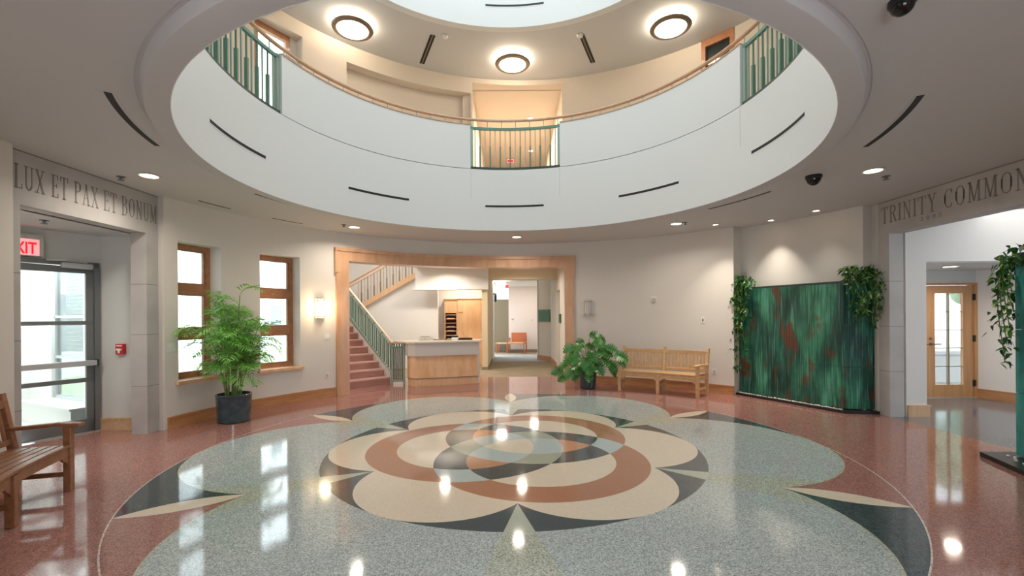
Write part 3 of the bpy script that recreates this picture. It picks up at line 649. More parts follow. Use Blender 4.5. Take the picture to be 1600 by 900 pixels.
# ================================================================== RECEPTION beyond the opening
mb = MB().box(-6.58, -0.9, 9.6, 9.8, 0, 6)
struct('wall_back', mb, M['white'], 'white rear wall of the reception', 'wall')
mb = MB().extr([(-6.4, 8.42, 0), (-2.30, 8.42, 0), (-2.30, 8.42, 2.44), (-2.87, 8.42, 2.44), (-2.87, 8.42, 2.86), (-4.75, 8.42, 1.80), (-6.4, 8.42, 1.80)], (0, 0.12, 0))
struct('wall_stair', mb, M['white'], 'white wall under the upper stair flight', 'wall')
struct('wall_bulkhead', MB().box(-2.87, -0.70, 7.85, 8.1, 2.47, 3.6).box(-2.95, -0.70, 7.80, 8.1, 2.40, 2.47), M['white'], 'white bulkhead above the reception cabinets', 'wall')
mb = MB().box(-0.90, -0.73, 7.9, 10.9, 0, 3.2)
struct('wall_corridor_left', mb, M['cream'], 'cream wall end between reception and corridor', 'wall')
struct('baseboard_corridor_left', MB().box(-0.91, -0.715, 7.885, 10.9, 0, 0.09), M['carpet'], 'low baseboard around the cream wall end', 'baseboard')
struct('wall_reception_left', MB().prism([(-3.70, 4.42), (-5.88, 6.64), (-6.5, 7.9), (-6.5, 9.7), (-6.58, 9.7), (-6.58, 7.86), (-5.94, 6.60), (-3.74, 4.36)], 0, 6), M['white'], 'white wall at the far left of the stair', 'wall')
mb = MB().prism([(-3.0, 5.0), (-4.2, 4.9), (-5.94, 6.6), (-6.58, 7.9), (-6.58, 9.7), (-3.0, 9.7)], 5.6, 5.7); mb.prism([(-3.0, 5.9), (-3.5, 5.75), (-4.05, 5.0), (-3.98, 4.9), (-3.4, 5.6), (-3.0, 5.78)], 3.4, 5.7); mb.box(-3.0, -2.9, 5.7, 9.7, 3.3, 5.7)
struct('ceiling_stair', mb, M['white'], 'white ceiling above the stair hall', 'ceiling')
struct('ceiling_reception', MB().box(-2.9, 1.6, 5.66, 10.6, 3.12, 3.2), M['cream'], 'reception ceiling just inside the wood-cased opening', 'ceiling')
mb = MB().box(1.36, 1.56, 5.45, 7.2, 0, 3.15).box(1.36, 1.56, 8.25, 10.2, 0, 3.15).box(1.36, 1.56, 7.2, 8.25, 2.35, 3.15).box(1.50, 1.60, 7.1, 8.35, 0, 2.4)
mb.prism([(1.36, 10.2), (0.93, 10.95), (1.1, 11.1), (1.56, 10.3)], 0, 3.15).box(0.93, 1.6, 10.9, 11.2, 0, 3.15)
struct('wall_corridor_right', mb, M['wall'], 'corridor wall right of the reception with a shallow niche', 'wall')
mb = MB().box(1.335, 1.36, 5.5, 7.2, 0, 0.18).box(1.335, 1.36, 8.25, 10.2, 0, 0.18).prism([(1.335, 10.2), (0.91, 10.94), (0.93, 10.96), (1.36, 10.2)], 0, 0.18)
struct('baseboard_corridor_right', mb, M['base'], 'wood baseboard of the right corridor wall', 'baseboard')
struct('wall_soffit', MB().box(-0.73, 1.36, 7.95, 8.2, 2.70, 3.12), M['cream'], 'dropped cream beam across the corridor mouth', 'beam')
struct('ceiling_corridor', MB().box(-0.73, 2.2, 8.2, 15, 2.92, 3.0), M['white'], 'corridor ceiling beyond the dropped beam', 'ceiling')
mb = MB().box(-0.15, 2.4, 14.45, 14.65, 0, 3)
struct('wall_corridor_back', mb, mat('blush_paint', (0.72, 0.62, 0.57), 0.8), 'blush white wall at the end of the corridor', 'wall')
mb = MB().box(-0.9, -0.7, 10.9, 12.2, 0, 3).box(-2.2, -0.15, 15.2, 15.4, 0, 3)
struct('wall_corridor_side', mb, M['white'], 'white side walls deeper in the corridor', 'wall')
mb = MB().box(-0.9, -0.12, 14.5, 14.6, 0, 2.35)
struct('wall_corridor_dark', mb, M['brownwall'], 'dark olive panel standing in for the dark recess at the corridor end', 'wall')  # dark sheet set where the recess looks dark
struct('baseboard_corridor_back', MB().box(-0.9, 2.4, 14.42, 14.45, 0, 0.12).box(-0.9, -0.15, 14.47, 14.5, 0, 0.14), M['bronze'], 'dark baseboard at the end of the corridor', 'baseboard')
struct('wall_corridor_end', MB().box(2.2, 2.4, 10.9, 14.6, 0, 3), M['wall'], 'side wall at the corridor end', 'wall')

# ================================================================== SIDE HALL right of the portal
mb = MB().box(6.1, 6.42, 1.47, 1.70, 0, 3.3).box(6.42, 11, 1.47, 1.70, 2.40, 3.4)
struct('wall_side_hall', mb, M['white'], 'white wall with a low opening beyond the right portal', 'wall')
mb = MB().box(6.0, 11, 2.98, 3.12, 2.14, 2.6).box(6.0, 7.62, 2.98, 3.12, 0, 2.2).box(8.76, 11, 2.98, 3.12, 0, 2.2)
struct('wall_side_hall_back', mb, M['coolwall'], 'grey-white wall around the wooden garden door', 'wall')
mb = MB().prism([(8.76, 2.98), (9.15, 1.4), (9.6, -1.0), (9.8, -1.0), (9.0, 3.0)], 0, 3.3)
struct('wall_side_hall_right', mb, M['white'], 'pale wall right of the wooden garden door', 'wall')
struct('ceiling_side_hall_low', MB().box(6.0, 9.2, 1.70, 3.0, 2.40, 2.5), M['ceil'], 'low ceiling in front of the wooden garden door', 'ceiling')
struct('ceiling_side_hall', MB().box(6.06, 11, -3, 1.5, 3.35, 3.45), M['ceil'], 'ceiling of the side hall', 'ceiling')
mb = MB().prism([(8.73, 2.98), (9.12, 1.4), (9.15, 1.4), (8.77, 2.98)], 0, 0.155).prism([(8.72, 2.98), (9.11, 1.4), (9.15, 1.4), (8.77, 2.98)], 0.155, 0.18)
struct('baseboard_side_hall', mb, M['base'], 'wood baseboard right of the wooden garden door', 'baseboard')
mb = MB().box(6.11, 6.445, 1.445, 1.47, 0, 0.155).box(6.11, 6.455, 1.435, 1.47, 0.155, 0.18).box(6.42, 6.445, 1.47, 1.7, 0, 0.18)
struct('baseboard_side_hall_end', mb, M['maple2'], 'pale wood baseboard on the wall end by the right pillar', 'baseboard')
struct('wall_side_hall_far', MB().box(6.06, 11, -3.2, -3, 0, 3.4), M['white'], 'far wall of the side hall outside the frame', 'wall')
# garden door
gd = empty('door_2', (8.2, 2.98, 0), 0, 'fir wood garden door with ten glass lights', 'door', None, 'structure')
def gch(mb, nm, m, bev=0): return child_w(mb, nm, m, gd, bev)
X0, X1 = 7.74, 8.70; Y0, Y1 = 2.985, 3.035
gx = (7.98, 8.235, 8.257, 8.51); gz0, gz1 = 0.20 + 0.05, 1.97
mb = MB().box(X0, gx[0], Y0, Y1, 0.01, 2.12).box(gx[3], X1, Y0, Y1, 0.01, 2.12).box(gx[0], gx[3], Y0, Y1, 0.01, gz0).box(gx[0], gx[3], Y0, Y1, gz1, 2.12)
gch(mb, 'door_leaf', M['doorwood'])
mb = MB().box(gx[1], gx[2], Y0 + .005, Y1 - .005, gz0, gz1)
for k in range(1, 5): z = gz0 + (gz1 - gz0) * k / 5; mb.box(gx[0], gx[3], Y0 + .008, Y1 - .008, z - 0.006, z + 0.006)
gch(mb, 'glazing_bars', M['bronze'])
gch(MB().box(gx[0], gx[3], 3.008, 3.013, gz0, gz1), 'glass_pane', M['glass'])
mb = MB().box(7.60, 7.735, 2.96, 3.10, 0, 2.14).box(8.705, 8.78, 2.96, 3.10, 0, 2.14).box(7.60, 8.78, 2.96, 3.10, 2.125, 2.17)
gch(mb, 'door_frame', M['doorwood'])
for xx in (7.67, 7.89):
    mb = MB(); mb.tube([(xx, 2.97, 1.02), (xx, 2.90, 1.02)], 0.012); mb.tube([(xx, 2.91, 1.02), (xx + 0.13, 2.91, 1.02)], 0.009); mb.lathe([(0.028, 0), (0.028, 0.01)], (0, 0, 0), 12)
    mb = MB(); mb.tube([(xx, 2.98, 1.02), (xx, 2.91, 1.02), (xx + 0.02, 2.90, 1.02), (xx + 0.13, 2.90, 1.02)], 0.011); mb.tube([(xx, 2.98, 1.02), (xx, 2.965, 1.02)], 0.03, 12); mb.tube([(xx, 2.98, 1.12), (xx, 2.965, 1.12)], 0.024, 12)
    gch(mb, 'door_handle', M['bronze'])
for z in (0.28, 1.12, 1.9): gch(MB().box(8.69, 8.725, 2.955, 2.985, z - 0.06, z + 0.06), 'hinge', M['black'])
gch(MB().box(7.6, 8.78, 2.95, 3.1, 0, 0.012), 'threshold', M['alu_lt'])
struct('terrace_outside', MB().box(5.9, 30, 3.12, 40, -0.3, -0.02), M['paving'], 'bright pale terrace outside the garden door', 'ground')
tag(MB().box(8.55, 8.72, 4.6, 4.77, -0.02, 3.4).build('porch_post', M['doorwood']), 'brown timber porch post seen through the garden door', 'post')
mb = MB().box(7.9, 13, 5.2, 5.4, -0.02, 0.62); mb.box(7.9, 13, 5.15, 5.45, 0.62, 0.70)
tag(mb.build('garden_wall', M['stone']), 'low grey garden wall seen through the wooden door', 'wall')
def blob_tree(loc, h, rad, label):
    t = empty('tree', loc, 0, label, 'tree', 'trees in the garden')
    MB().tube([(0, 0, 0), (0, 0, h * 0.5)], [0.14, 0.1], 8).build('trunk', M['brownwall'], t)
    mb = MB(); mb.smooth = True
    for i in range(24):
        a, b_, rr = random.uniform(0, 2 * PI), random.uniform(-0.5, 0.9), rad * random.uniform(0.25, 0.45)
        c = Vector((math.cos(a) * rad * 0.7, math.sin(a) * rad * 0.7, h * 0.72 + b_ * rad * 0.9)); pr = []
        for k in range(7): q = -PI / 2 + PI * k / 6; pr.append((max(0.01, rr * math.cos(q)), rr * math.sin(q)))
        mb.lathe(pr, c, 9)
    mb.build('crown', M['tree'], t)
blob_tree((16.0, 12.5, -0.02), 4.8, 1.6, 'leafy green tree left in the garden door glass'); blob_tree((21.5, 14.5, -0.02), 4.6, 1.7, 'leafy green tree right in the garden door glass')

# ================================================================== LAMPS AND CEILING FITTINGS
def words(a): return a
def downlight(loc, label, rad=0.095, power=20, group='recessed downlights', spread=150):
    o = empty('recessed_downlight', loc, 0, label, 'downlight', group)
    mb = MB(); mb.smooth = True; mb.lathe([(rad, 0.0), (rad + 0.022, -0.004), (rad + 0.024, -0.010), (rad, -0.012), (rad - 0.004, 0.0)], (0, 0, 0), 28)
    mb.build('trim_ring', M['plate'], o)
    MB().lathe([(rad - 0.004, 0.0), (rad - 0.004, -0.003)], (0, 0, 0), 28).build('lens', M['lens'], o)
    if power: area('downlight_light', (0, 0, -0.02), (0, 0, 0), power, WARM, rad * 1.9, parent=o, spread=R(spread))
    return o
DL = [(0, 'recessed downlight in ceiling left of the lettered right lintel'), (44.5, 'recessed downlight in ceiling above the right end of the teak bench'), (88.5, 'recessed downlight in ceiling above the middle of the wood-cased opening'),
      (133.5, 'recessed downlight in ceiling above left jamb of the wood-cased opening'), (180, 'recessed downlight in ceiling beside the LUX ET PAX lintel'), (225, 'recessed downlight in ceiling over the near left floor outside the frame'),
      (315, 'recessed downlight in ceiling over the near right floor outside the frame'), (270, 'recessed downlight in ceiling above the camera outside the frame')]
for a, lb in DL:
    p = pol((0.0, 0.0), 4.42, a); downlight((p[0], p[1], ZC), lb, power=2.5 if a > 200 else 13)
downlight((5.15, 2.10, ZC), 'small wall-washing downlight above the right half of the copper fountain', 0.05, 1, spread=70)
downlight((4.82, 2.85, ZC), 'small wall-washing downlight above the left half of the copper fountain', 0.05, 5, spread=70)
downlight((3.95, 3.2, ZC), 'small downlight washing the plaster wall between bench and fountain', 0.05, 7, spread=80)
downlight((0.25, 6.9, 3.12), 'downlight in reception ceiling just below the wood-cased header', 0.11, 22)
downlight((-1.9, 7.0, 3.12), 'added unseen downlight above the counter to light the reception', 0.11, 36)  # added lamp carrying the general light of the reception
downlight((-1.6, 8.75, 3.12), 'added unseen downlight behind the bulkhead to brighten the rear wall', 0.11, 22)  # added lamp, lifts the dim wall behind the bulkhead
downlight((-5.62, -0.80, 2.79), 'added unseen downlight behind the near left pillar to brighten the entry lobby', 0.09, 12)  # added lamp kept out of sight, lifts the lobby walls
downlight((7.49, 2.18, 2.40), 'downlight in low ceiling before the wooden garden door', 0.10, 10)
downlight((0.55, 7.1, 7.16), 'upper of two small downlights in the peach alcove ceiling', 0.06, 8)
downlight((0.68, 9.6, 7.16), 'lower small downlight in the peach alcove ceiling seen through the balusters', 0.07, 8)
def disc_lamp(a, label, proto=[None]):
    p = pol((0.05, 0.0), 4.46, a)
    if proto[0]:
        o = copy_tree(proto[0]); o.location = (p[0], p[1], UZ); o['label'] = label; return
    o = empty('ceiling_lamp', (p[0], p[1], UZ), 0, label, 'ceiling lamp', 'round gallery ceiling lamps'); proto[0] = o
    mb = MB(); mb.smooth = True; mb.lathe([(0.29, -0.075), (0.37, -0.085), (0.388, -0.11), (0.37, -0.135), (0.31, -0.15), (0.295, -0.14), (0.285, -0.10)], (0, 0, 0), 48); mb.build('rim', M['bronze'], o)
    mb = MB(); mb.smooth = True; mb.lathe([(0.292, -0.135), (0.28, -0.15), (0.21, -0.168), (0.10, -0.178), (0.01, -0.18)], (0, 0, 0), 48); mb.build('diffuser', M['lamp'], o)
    mb = MB(); mb.lathe([(0.315, -0.002), (0.315, -0.078)], (0, 0, 0), 48); mb.build('base', M['lamp_up'], o)
for a, lb in ((90, 'round bronze-rimmed ceiling lamp above the gallery alcove, middle one of three'), (134, 'round bronze-rimmed ceiling lamp nearest the bright upper window'), (46.5, 'round bronze-rimmed ceiling lamp nearest the dark upper window'), (0, 'round gallery ceiling lamp hidden at the far right'), (180, 'round gallery ceiling lamp hidden at the far left'), (270, 'round gallery ceiling lamp hidden above the camera')):
    disc_lamp(a, lb)
def slot_arc(c, r0, r1, a0, a1, z0, z1, label, group, face):
    am = (a0 + a1) / 2; p = pol(c, (r0 + r1) / 2, am); z = (z0 + z1) / 2
    o = empty('air_slot_diffuser', (p[0], p[1], z), 0, label, 'air diffuser', group)
    if face == 'ceil':
        mb = MB(); mb.arc(c, r0, r1, a0, a1, z0 - 0.004, z0 + 0.01, 12); child_w(mb, 'slot', M['dark_slot'], o)
        mb = MB(); mb.arc(c, r1, r1 + 0.05, a0, a1, z0 - 0.003, z0 + 0.01, 12); mb.arc(c, r0 - 0.02, r0, a0, a1, z0 - 0.003, z0 + 0.01, 12); child_w(mb, 'frame', M['ceil'], o)
    else:
        mb = MB(); mb.arc(c, r0 - 0.003, r0 + 0.02, a0, a1, z0, z1, 14); child_w(mb, 'slot', M['dark_slot'], o)
        mb = MB(); mb.arc(c, r0 - 0.004, r0 + 0.02, a0 - 0.2, a1 + 0.2, z1, z1 + 0.014, 14); mb.arc(c, r0 - 0.004, r0 + 0.02, a0 - 0.2, a1 + 0.2, z0 - 0.014, z0, 14); child_w(mb, 'frame', M['drum'], o)
for am, lb in ((88, 'black linear air slot centred below the middle balcony railing'), (133.8, 'black linear air slot on the drum left of the middle one'), (181, 'black linear air slot on the drum below the left railing'), (42.5, 'black linear air slot on the drum right of the middle one'), (-2, 'black linear air slot on the drum below the right railing')):
    slot_arc(D, 3.265, 3.27, am - 10, am + 10, 3.72, 3.76, lb, 'air slots around the drum', 'wall')
for am, lb in ((87.5, 'black air slot on the upper lantern wall, middle one at top edge'), (132, 'black air slot on the upper lantern wall, left one at top edge'), (43, 'black air slot on the upper lantern wall, right one at top edge')):
    slot_arc(D, 3.25, 3.26, am - 10, am + 10, 7.62, 7.66, lb, 'air slots around the lantern', 'wall')
for a0, a1, lb in ((194.5, 212.5, 'long black curved ceiling slot above the LUX ET PAX lintel'), (149.5, 167, 'thin curved ceiling slot above the left windows near the opening rim'), (-30, -12, 'long black curved ceiling slot above the TRINITY lintel'), (14, 31, 'thin curved ceiling slot above the copper fountain')):
    slot_arc((0.05, 0), 3.72, 3.77, a0, a1, ZC, ZC, lb, 'curved ceiling slots', 'ceil')
slot_arc(W, 5.06, 5.10, 160.5, 166.5, ZC, ZC, 'short thin ceiling slot above the window behind the palm', 'short ceiling slots', 'ceil')
slot_arc(W, 5.06, 5.10, 145.5, 152, ZC, ZC, 'short thin ceiling slot above the window beside the sconce', 'short ceiling slots', 'ceil')
for am, lb in ((112.8, 'pair of black radial slots in the gallery ceiling left of the middle lamp'), (67.5, 'pair of black radial slots in the gallery ceiling right of the middle lamp')):
    p = pol(D, 4.45, am); o = empty('radial_air_slot', (p[0], p[1], UZ), R(am), lb, 'air diffuser', 'radial slots of the gallery ceiling')
    for k in (-1, 1): MB().box(-0.55, 0.55, k * 0.034 - 0.02, k * 0.034 + 0.02, -0.006, -0.001).build('slot', M['dark_slot'], o)
    MB().box(-0.56, 0.56, -0.013, 0.013, -0.012, -0.001).build('divider', M['bronze'], o)
for (x, y, z), lb in (((-1.32, 3.62, UZ), 'small white detector on gallery ceiling left of the middle lamp'), ((1.42, 3.62, UZ), 'small white detector on gallery ceiling right of the middle lamp')):
    o = empty('ceiling_detector', (x, y, z), 0, lb, 'detector', 'gallery ceiling detectors')
    mb = MB(); mb.smooth = True; mb.lathe([(0.06, 0), (0.065, -0.02), (0.05, -0.045), (0.02, -0.055)], (0, 0, 0), 24); mb.build('body', M['plate'], o)
    MB().lathe([(0.075, 0.001), (0.07, -0.008)], (0, 0, 0), 24).build('base', M['plate_g'], o)
def sprinkler(loc, lb):
    o = empty('sprinkler_head', loc, 0, lb, 'sprinkler', 'ceiling sprinklers')
    mb = MB(); mb.smooth = True; mb.lathe([(0.045, 0.0), (0.045, -0.008), (0.016, -0.012), (0.014, -0.035)], (0, 0, 0), 16); mb.build('body', M['alu'], o)
    MB().lathe([(0.035, -0.04), (0.035, -0.046), (0.005, -0.036)], (0, 0, 0), 16).build('deflector', M['alu'], o)
sprinkler((-4.80, 0.04, ZC), 'small sprinkler head left of the downlight by the LUX lintel'); sprinkler((4.78, 0.24, ZC), 'small sprinkler head right of the downlight by the TRINITY lintel')
sprinkler((-3.16, 2.98, ZC), 'small sprinkler head by the downlight over the left jamb'); sprinkler((3.28, 3.0, ZC), 'small sprinkler head by the downlight over the bench'); sprinkler((-5.6, -0.1, 2.79), 'small sprinkler head on the entry lobby ceiling above the exit sign')
def dome(loc, lb, r):
    o = empty('dome_camera', loc, 0, lb, 'security camera', 'black dome cameras')
    MB().lathe([(r * 1.12, 0), (r * 1.12, -r * 0.45), (r, -r * 0.55)], (0, 0, 0), 32).build('housing', M['black'], o)
    mb = MB(); mb.smooth = True; mb.lathe([(r * math.cos(R(t)), -r * 0.5 - r * math.sin(R(t))) for t in (0, 15, 30, 45, 60, 75, 89)], (0, 0, 0), 32); mb.build('dome', M['dome'], o)
dome((2.19, -2.97, ZC), 'black dome camera at the top edge above the right side', 0.058); dome((3.83, 0.20, ZC), 'black dome camera on the ceiling beside the opening above the ivy', 0.082)

# ================================================================== BALCONY RAILINGS
def railing(name_label, a0, a1, n):
    am = (a0 + a1) / 2; p = pol(D, 3.33, am); o = empty('balcony_railing', (p[0], p[1], 4.47), 0, name_label, 'railing', 'balcony railings')
    child_w(MB().arc(D, 3.29, 3.36, a0 + 0.1, a1 - 0.1, 4.466, 4.505), 'bottom_rail', M['dgreen'], o)
    child_w(MB().arc(D, 3.30, 3.345, a0 + 0.1, a1 - 0.1, 5.24, 5.285), 'top_rail', M['green_metal'], o)
    for a in (a0 + 0.5, a1 - 0.5):
        q = pol(D, 3.325, a); child_w(MB().obox(q, 0.05, 0.05, 4.47, 5.298, R(a)), 'post', M['green_grey'], o)
    for k in range(n):
        a = a0 + (a1 - a0) * (k + 1) / (n + 1); q = pol(D, 3.325, a); mb = MB()
        mb.obox(q, 0.02, 0.016, 4.49, 5.25, R(a))
        if k % 2: mb.obox(q, 0.045, 0.03, 4.42 if k % 4 == 1 else 4.50, 4.92, R(a))
        child_w(mb, 'baluster', M['green_metal'] if k % 2 else M['green_grey'], o)
    return o
railing('green balcony railing in the middle gap of the white parapet', 72.4, 102.9, 17)
railing('green balcony railing in the left gap of the white parapet', 165.4, 196.5, 17)
railing('green balcony railing in the right gap of the white parapet', -17.0, 11.8, 17)
hr = empty('handrail', (0, 3.3, 5.43), 0, 'continuous curved wood handrail on top of the white balcony parapet', 'handrail')
hm = MB(); hm.smooth = True
hm.tube([(*pol(D, 3.325, a), 5.43) for a in range(-40, 222, 2)], 0.028, 8); child_w(hm, 'rail', M['rail'], hr)
for a0, a1 in ((11.8, 72.4), (102.9, 165.4)): child_w(MB().arc(D, 3.255, 3.41, a0, a1, 5.301, 5.318), 'parapet_cap', M['rail'], hr)
for i in range(46):
    a = -17 + i * 4.75; q = pol(D, 3.325, a); child_w(MB().tube([(*q, 5.302), (*q, 5.42)], 0.008, 6), 'bracket', M['green_grey'], hr)

# ================================================================== WALL FITTINGS
def on_wall(name, a, z, label, cat, group=None, r=RW):
    p = pol(W, r, a); return empty(name, (p[0], p[1], z), R(a) + PI / 2, label, cat, group)   # local +y = towards... x along wall
def sconce(a, lit, label):
    o = on_wall('wall_sconce', a, 1.57, label, 'wall lamp', 'wall sconces')
    mb = MB(); mb.smooth = True; pr = []
    poly = [(0.085 * math.cos(t), 0.01 + 0.095 * math.sin(t)) for t in [PI * k / 10 for k in range(11)]]
    mb.prism(poly, 0.02, 0.40); mb.build('shade', M['sconce'] if lit else M['sconce_off'], o)
    met = M['brass'] if lit else M['nickel']
    MB().box(-0.06, 0.06, -0.0, 0.02, 0.0, 0.42).build('back_plate', met, o)
    for z in (0.055, 0.365):
        pts = [(0.093 * math.cos(t), 0.01 + 0.103 * math.sin(t), z) for t in [PI * k / 10 for k in range(11)]]
        MB().tube(pts, 0.007, 6).build('band', met, o)
    for t in (40, 75, 105, 140): x, y = 0.094 * math.cos(R(t)), 0.01 + 0.104 * math.sin(R(t)); MB().tube([(x, y, 0.0), (x, y, 0.42)], 0.0045, 6).build('rod', met, o)
    if lit:
        l = bpy.data.lights.new('sconce_light', 'POINT'); l.energy = 11; l.color = (1, .72, .42); l.shadow_soft_size = 0.08
        lo = bpy.data.objects.new('sconce_light', l); C.objects.link(lo); lo.parent = o; lo.location = (0, 0.20, 0.21)
sconce(140.3, True, 'lit amber wall sconce between the window and the wood casing'); sconce(73.7, False, 'unlit frosted wall sconce above the monstera plant')
def plate(a, z, wd, ht, label, cat, m='plate', name='switch_plate', dot=None, r=RW):
    o = on_wall(name, a, z, label, cat, None, r)
    MB().box(-wd / 2, wd / 2, 0.0, 0.008, -ht / 2, ht / 2).build('cover', M[m], o, 0.002)
    if dot: MB().box(-dot[0] / 2, dot[0] / 2, 0.006, 0.014, -dot[1] / 2, dot[1] / 2).build('toggle', M[dot[2]], o)
    return o
plate(138.7, 1.21, 0.11, 0.11, 'white switch plate right of the lit sconce', 'switch', dot=(0.03, 0.05, 'plate'))
plate(138.65, 0.43, 0.08, 0.12, 'white outlet plate low beside the left casing jamb', 'outlet', name='outlet_plate', dot=(0.035, 0.07, 'plate_g'))
plate(168.75, 1.18, 0.12, 0.13, 'pale wall plate between the left pillar and the window', 'switch', dot=(0.03, 0.05, 'plate'))
plate(46.5, 1.49, 0.08, 0.135, 'white thermostat plate high on the wall near the fountain', 'thermostat', name='thermostat', dot=(0.018, 0.06, 'black'))
plate(44.1, 0.43, 0.08, 0.12, 'white outlet plate just right of the teak bench', 'outlet', name='outlet_plate', dot=(0.035, 0.07, 'plate_g'))
o = plate(57.65, 1.95, 0.12, 0.14, 'white fire strobe on the wall above the teak bench', 'fire strobe', name='fire_strobe')
MB().box(-0.035, 0.035, 0.006, 0.045, -0.06, 0.02).build('strobe_lens', M['plate_g'], o); MB().box(-0.05, 0.05, 0.006, 0.03, 0.025, 0.06).build('horn', M['plate'], o)
# fire alarm pull on vestibule wall
o = empty('fire_alarm_pull', (-5.62, 0.99, 1.09), 0, 'red fire alarm pull station on the lobby wall beside the exit door', 'fire alarm')
MB().box(-0.055, 0.055, -0.055, 0.0, 0, 0.15).build('box', M['red'], o, 0.004)
MB().box(-0.035, 0.035, -0.066, -0.055, 0.06, 0.085).box(-0.012, 0.012, -0.066, -0.055, 0.02, 0.06).build('pull_handle', M['plate'], o)
MB().box(-0.04, 0.04, -0.057, -0.055, 0.118, 0.135).build('label_strip', M['paper'], o)
# exit sign above the exit door (front face flush on the door wall)
def exit_sign(loc, rz, wd, ht, label, txt=True):
    o = empty('exit_sign', loc, rz, label, 'exit sign')
    MB().box(-wd / 2, wd / 2, -0.03, 0.03, 0, ht * 1.3).build('housing', M['alu_lt'], o)
    MB().box(-wd / 2 + 0.008, wd / 2 - 0.04, -0.034, -0.03, 0.01, ht).build('face', M['exit_face'], o)
    if txt:
        cu = bpy.data.curves.new('exit_text', 'FONT'); cu.body = 'EXIT'; cu.size = ht * 0.98; cu.extrude = 0.002; cu.offset = 0.004; cu.align_x = 'CENTER'
        to = bpy.data.objects.new('exit_text', cu); C.objects.link(to); bpy.context.view_layer.update()
        me = bpy.data.meshes.new_from_object(to.evaluated_get(bpy.context.evaluated_depsgraph_get())); bpy.data.objects.remove(to)
        me.materials.clear(); me.materials.append(M['exit_red']); lo = bpy.data.objects.new('letters', me); C.objects.link(lo); lo.parent = o
        lo.rotation_euler = (PI / 2, 0, 0); lo.location = (-0.02, -0.037, 0.028); lo.scale = (0.62, 1, 1)
    return o
p = dpt(-0.06, 0.775, 2.42); exit_sign(tuple(p), math.atan2(-DB.y, -DB.x), 0.36, 0.215, 'red-lettered EXIT sign above the grey exit door')
exit_sign((-0.20, 12.0, 2.70), 0, 0.16, 0.13, 'small red exit sign in the reception corridor', False)
o = bpy.data.objects['exit_sign.001']; MB().box(-0.07, 0.07, -0.036, -0.03, 0.0, 0.13).build('letters', M['exit_red'], o)

exit_sign((0.0, 10.3, 6.98), 0, 0.26, 0.13, 'tiny red exit sign hanging in the peach alcove upstairs', False)
o = bpy.data.objects['exit_sign.002']; MB().box(-0.11, 0.07, -0.036, -0.03, 0.03, 0.11).build('letters', M['exit_red'], o)

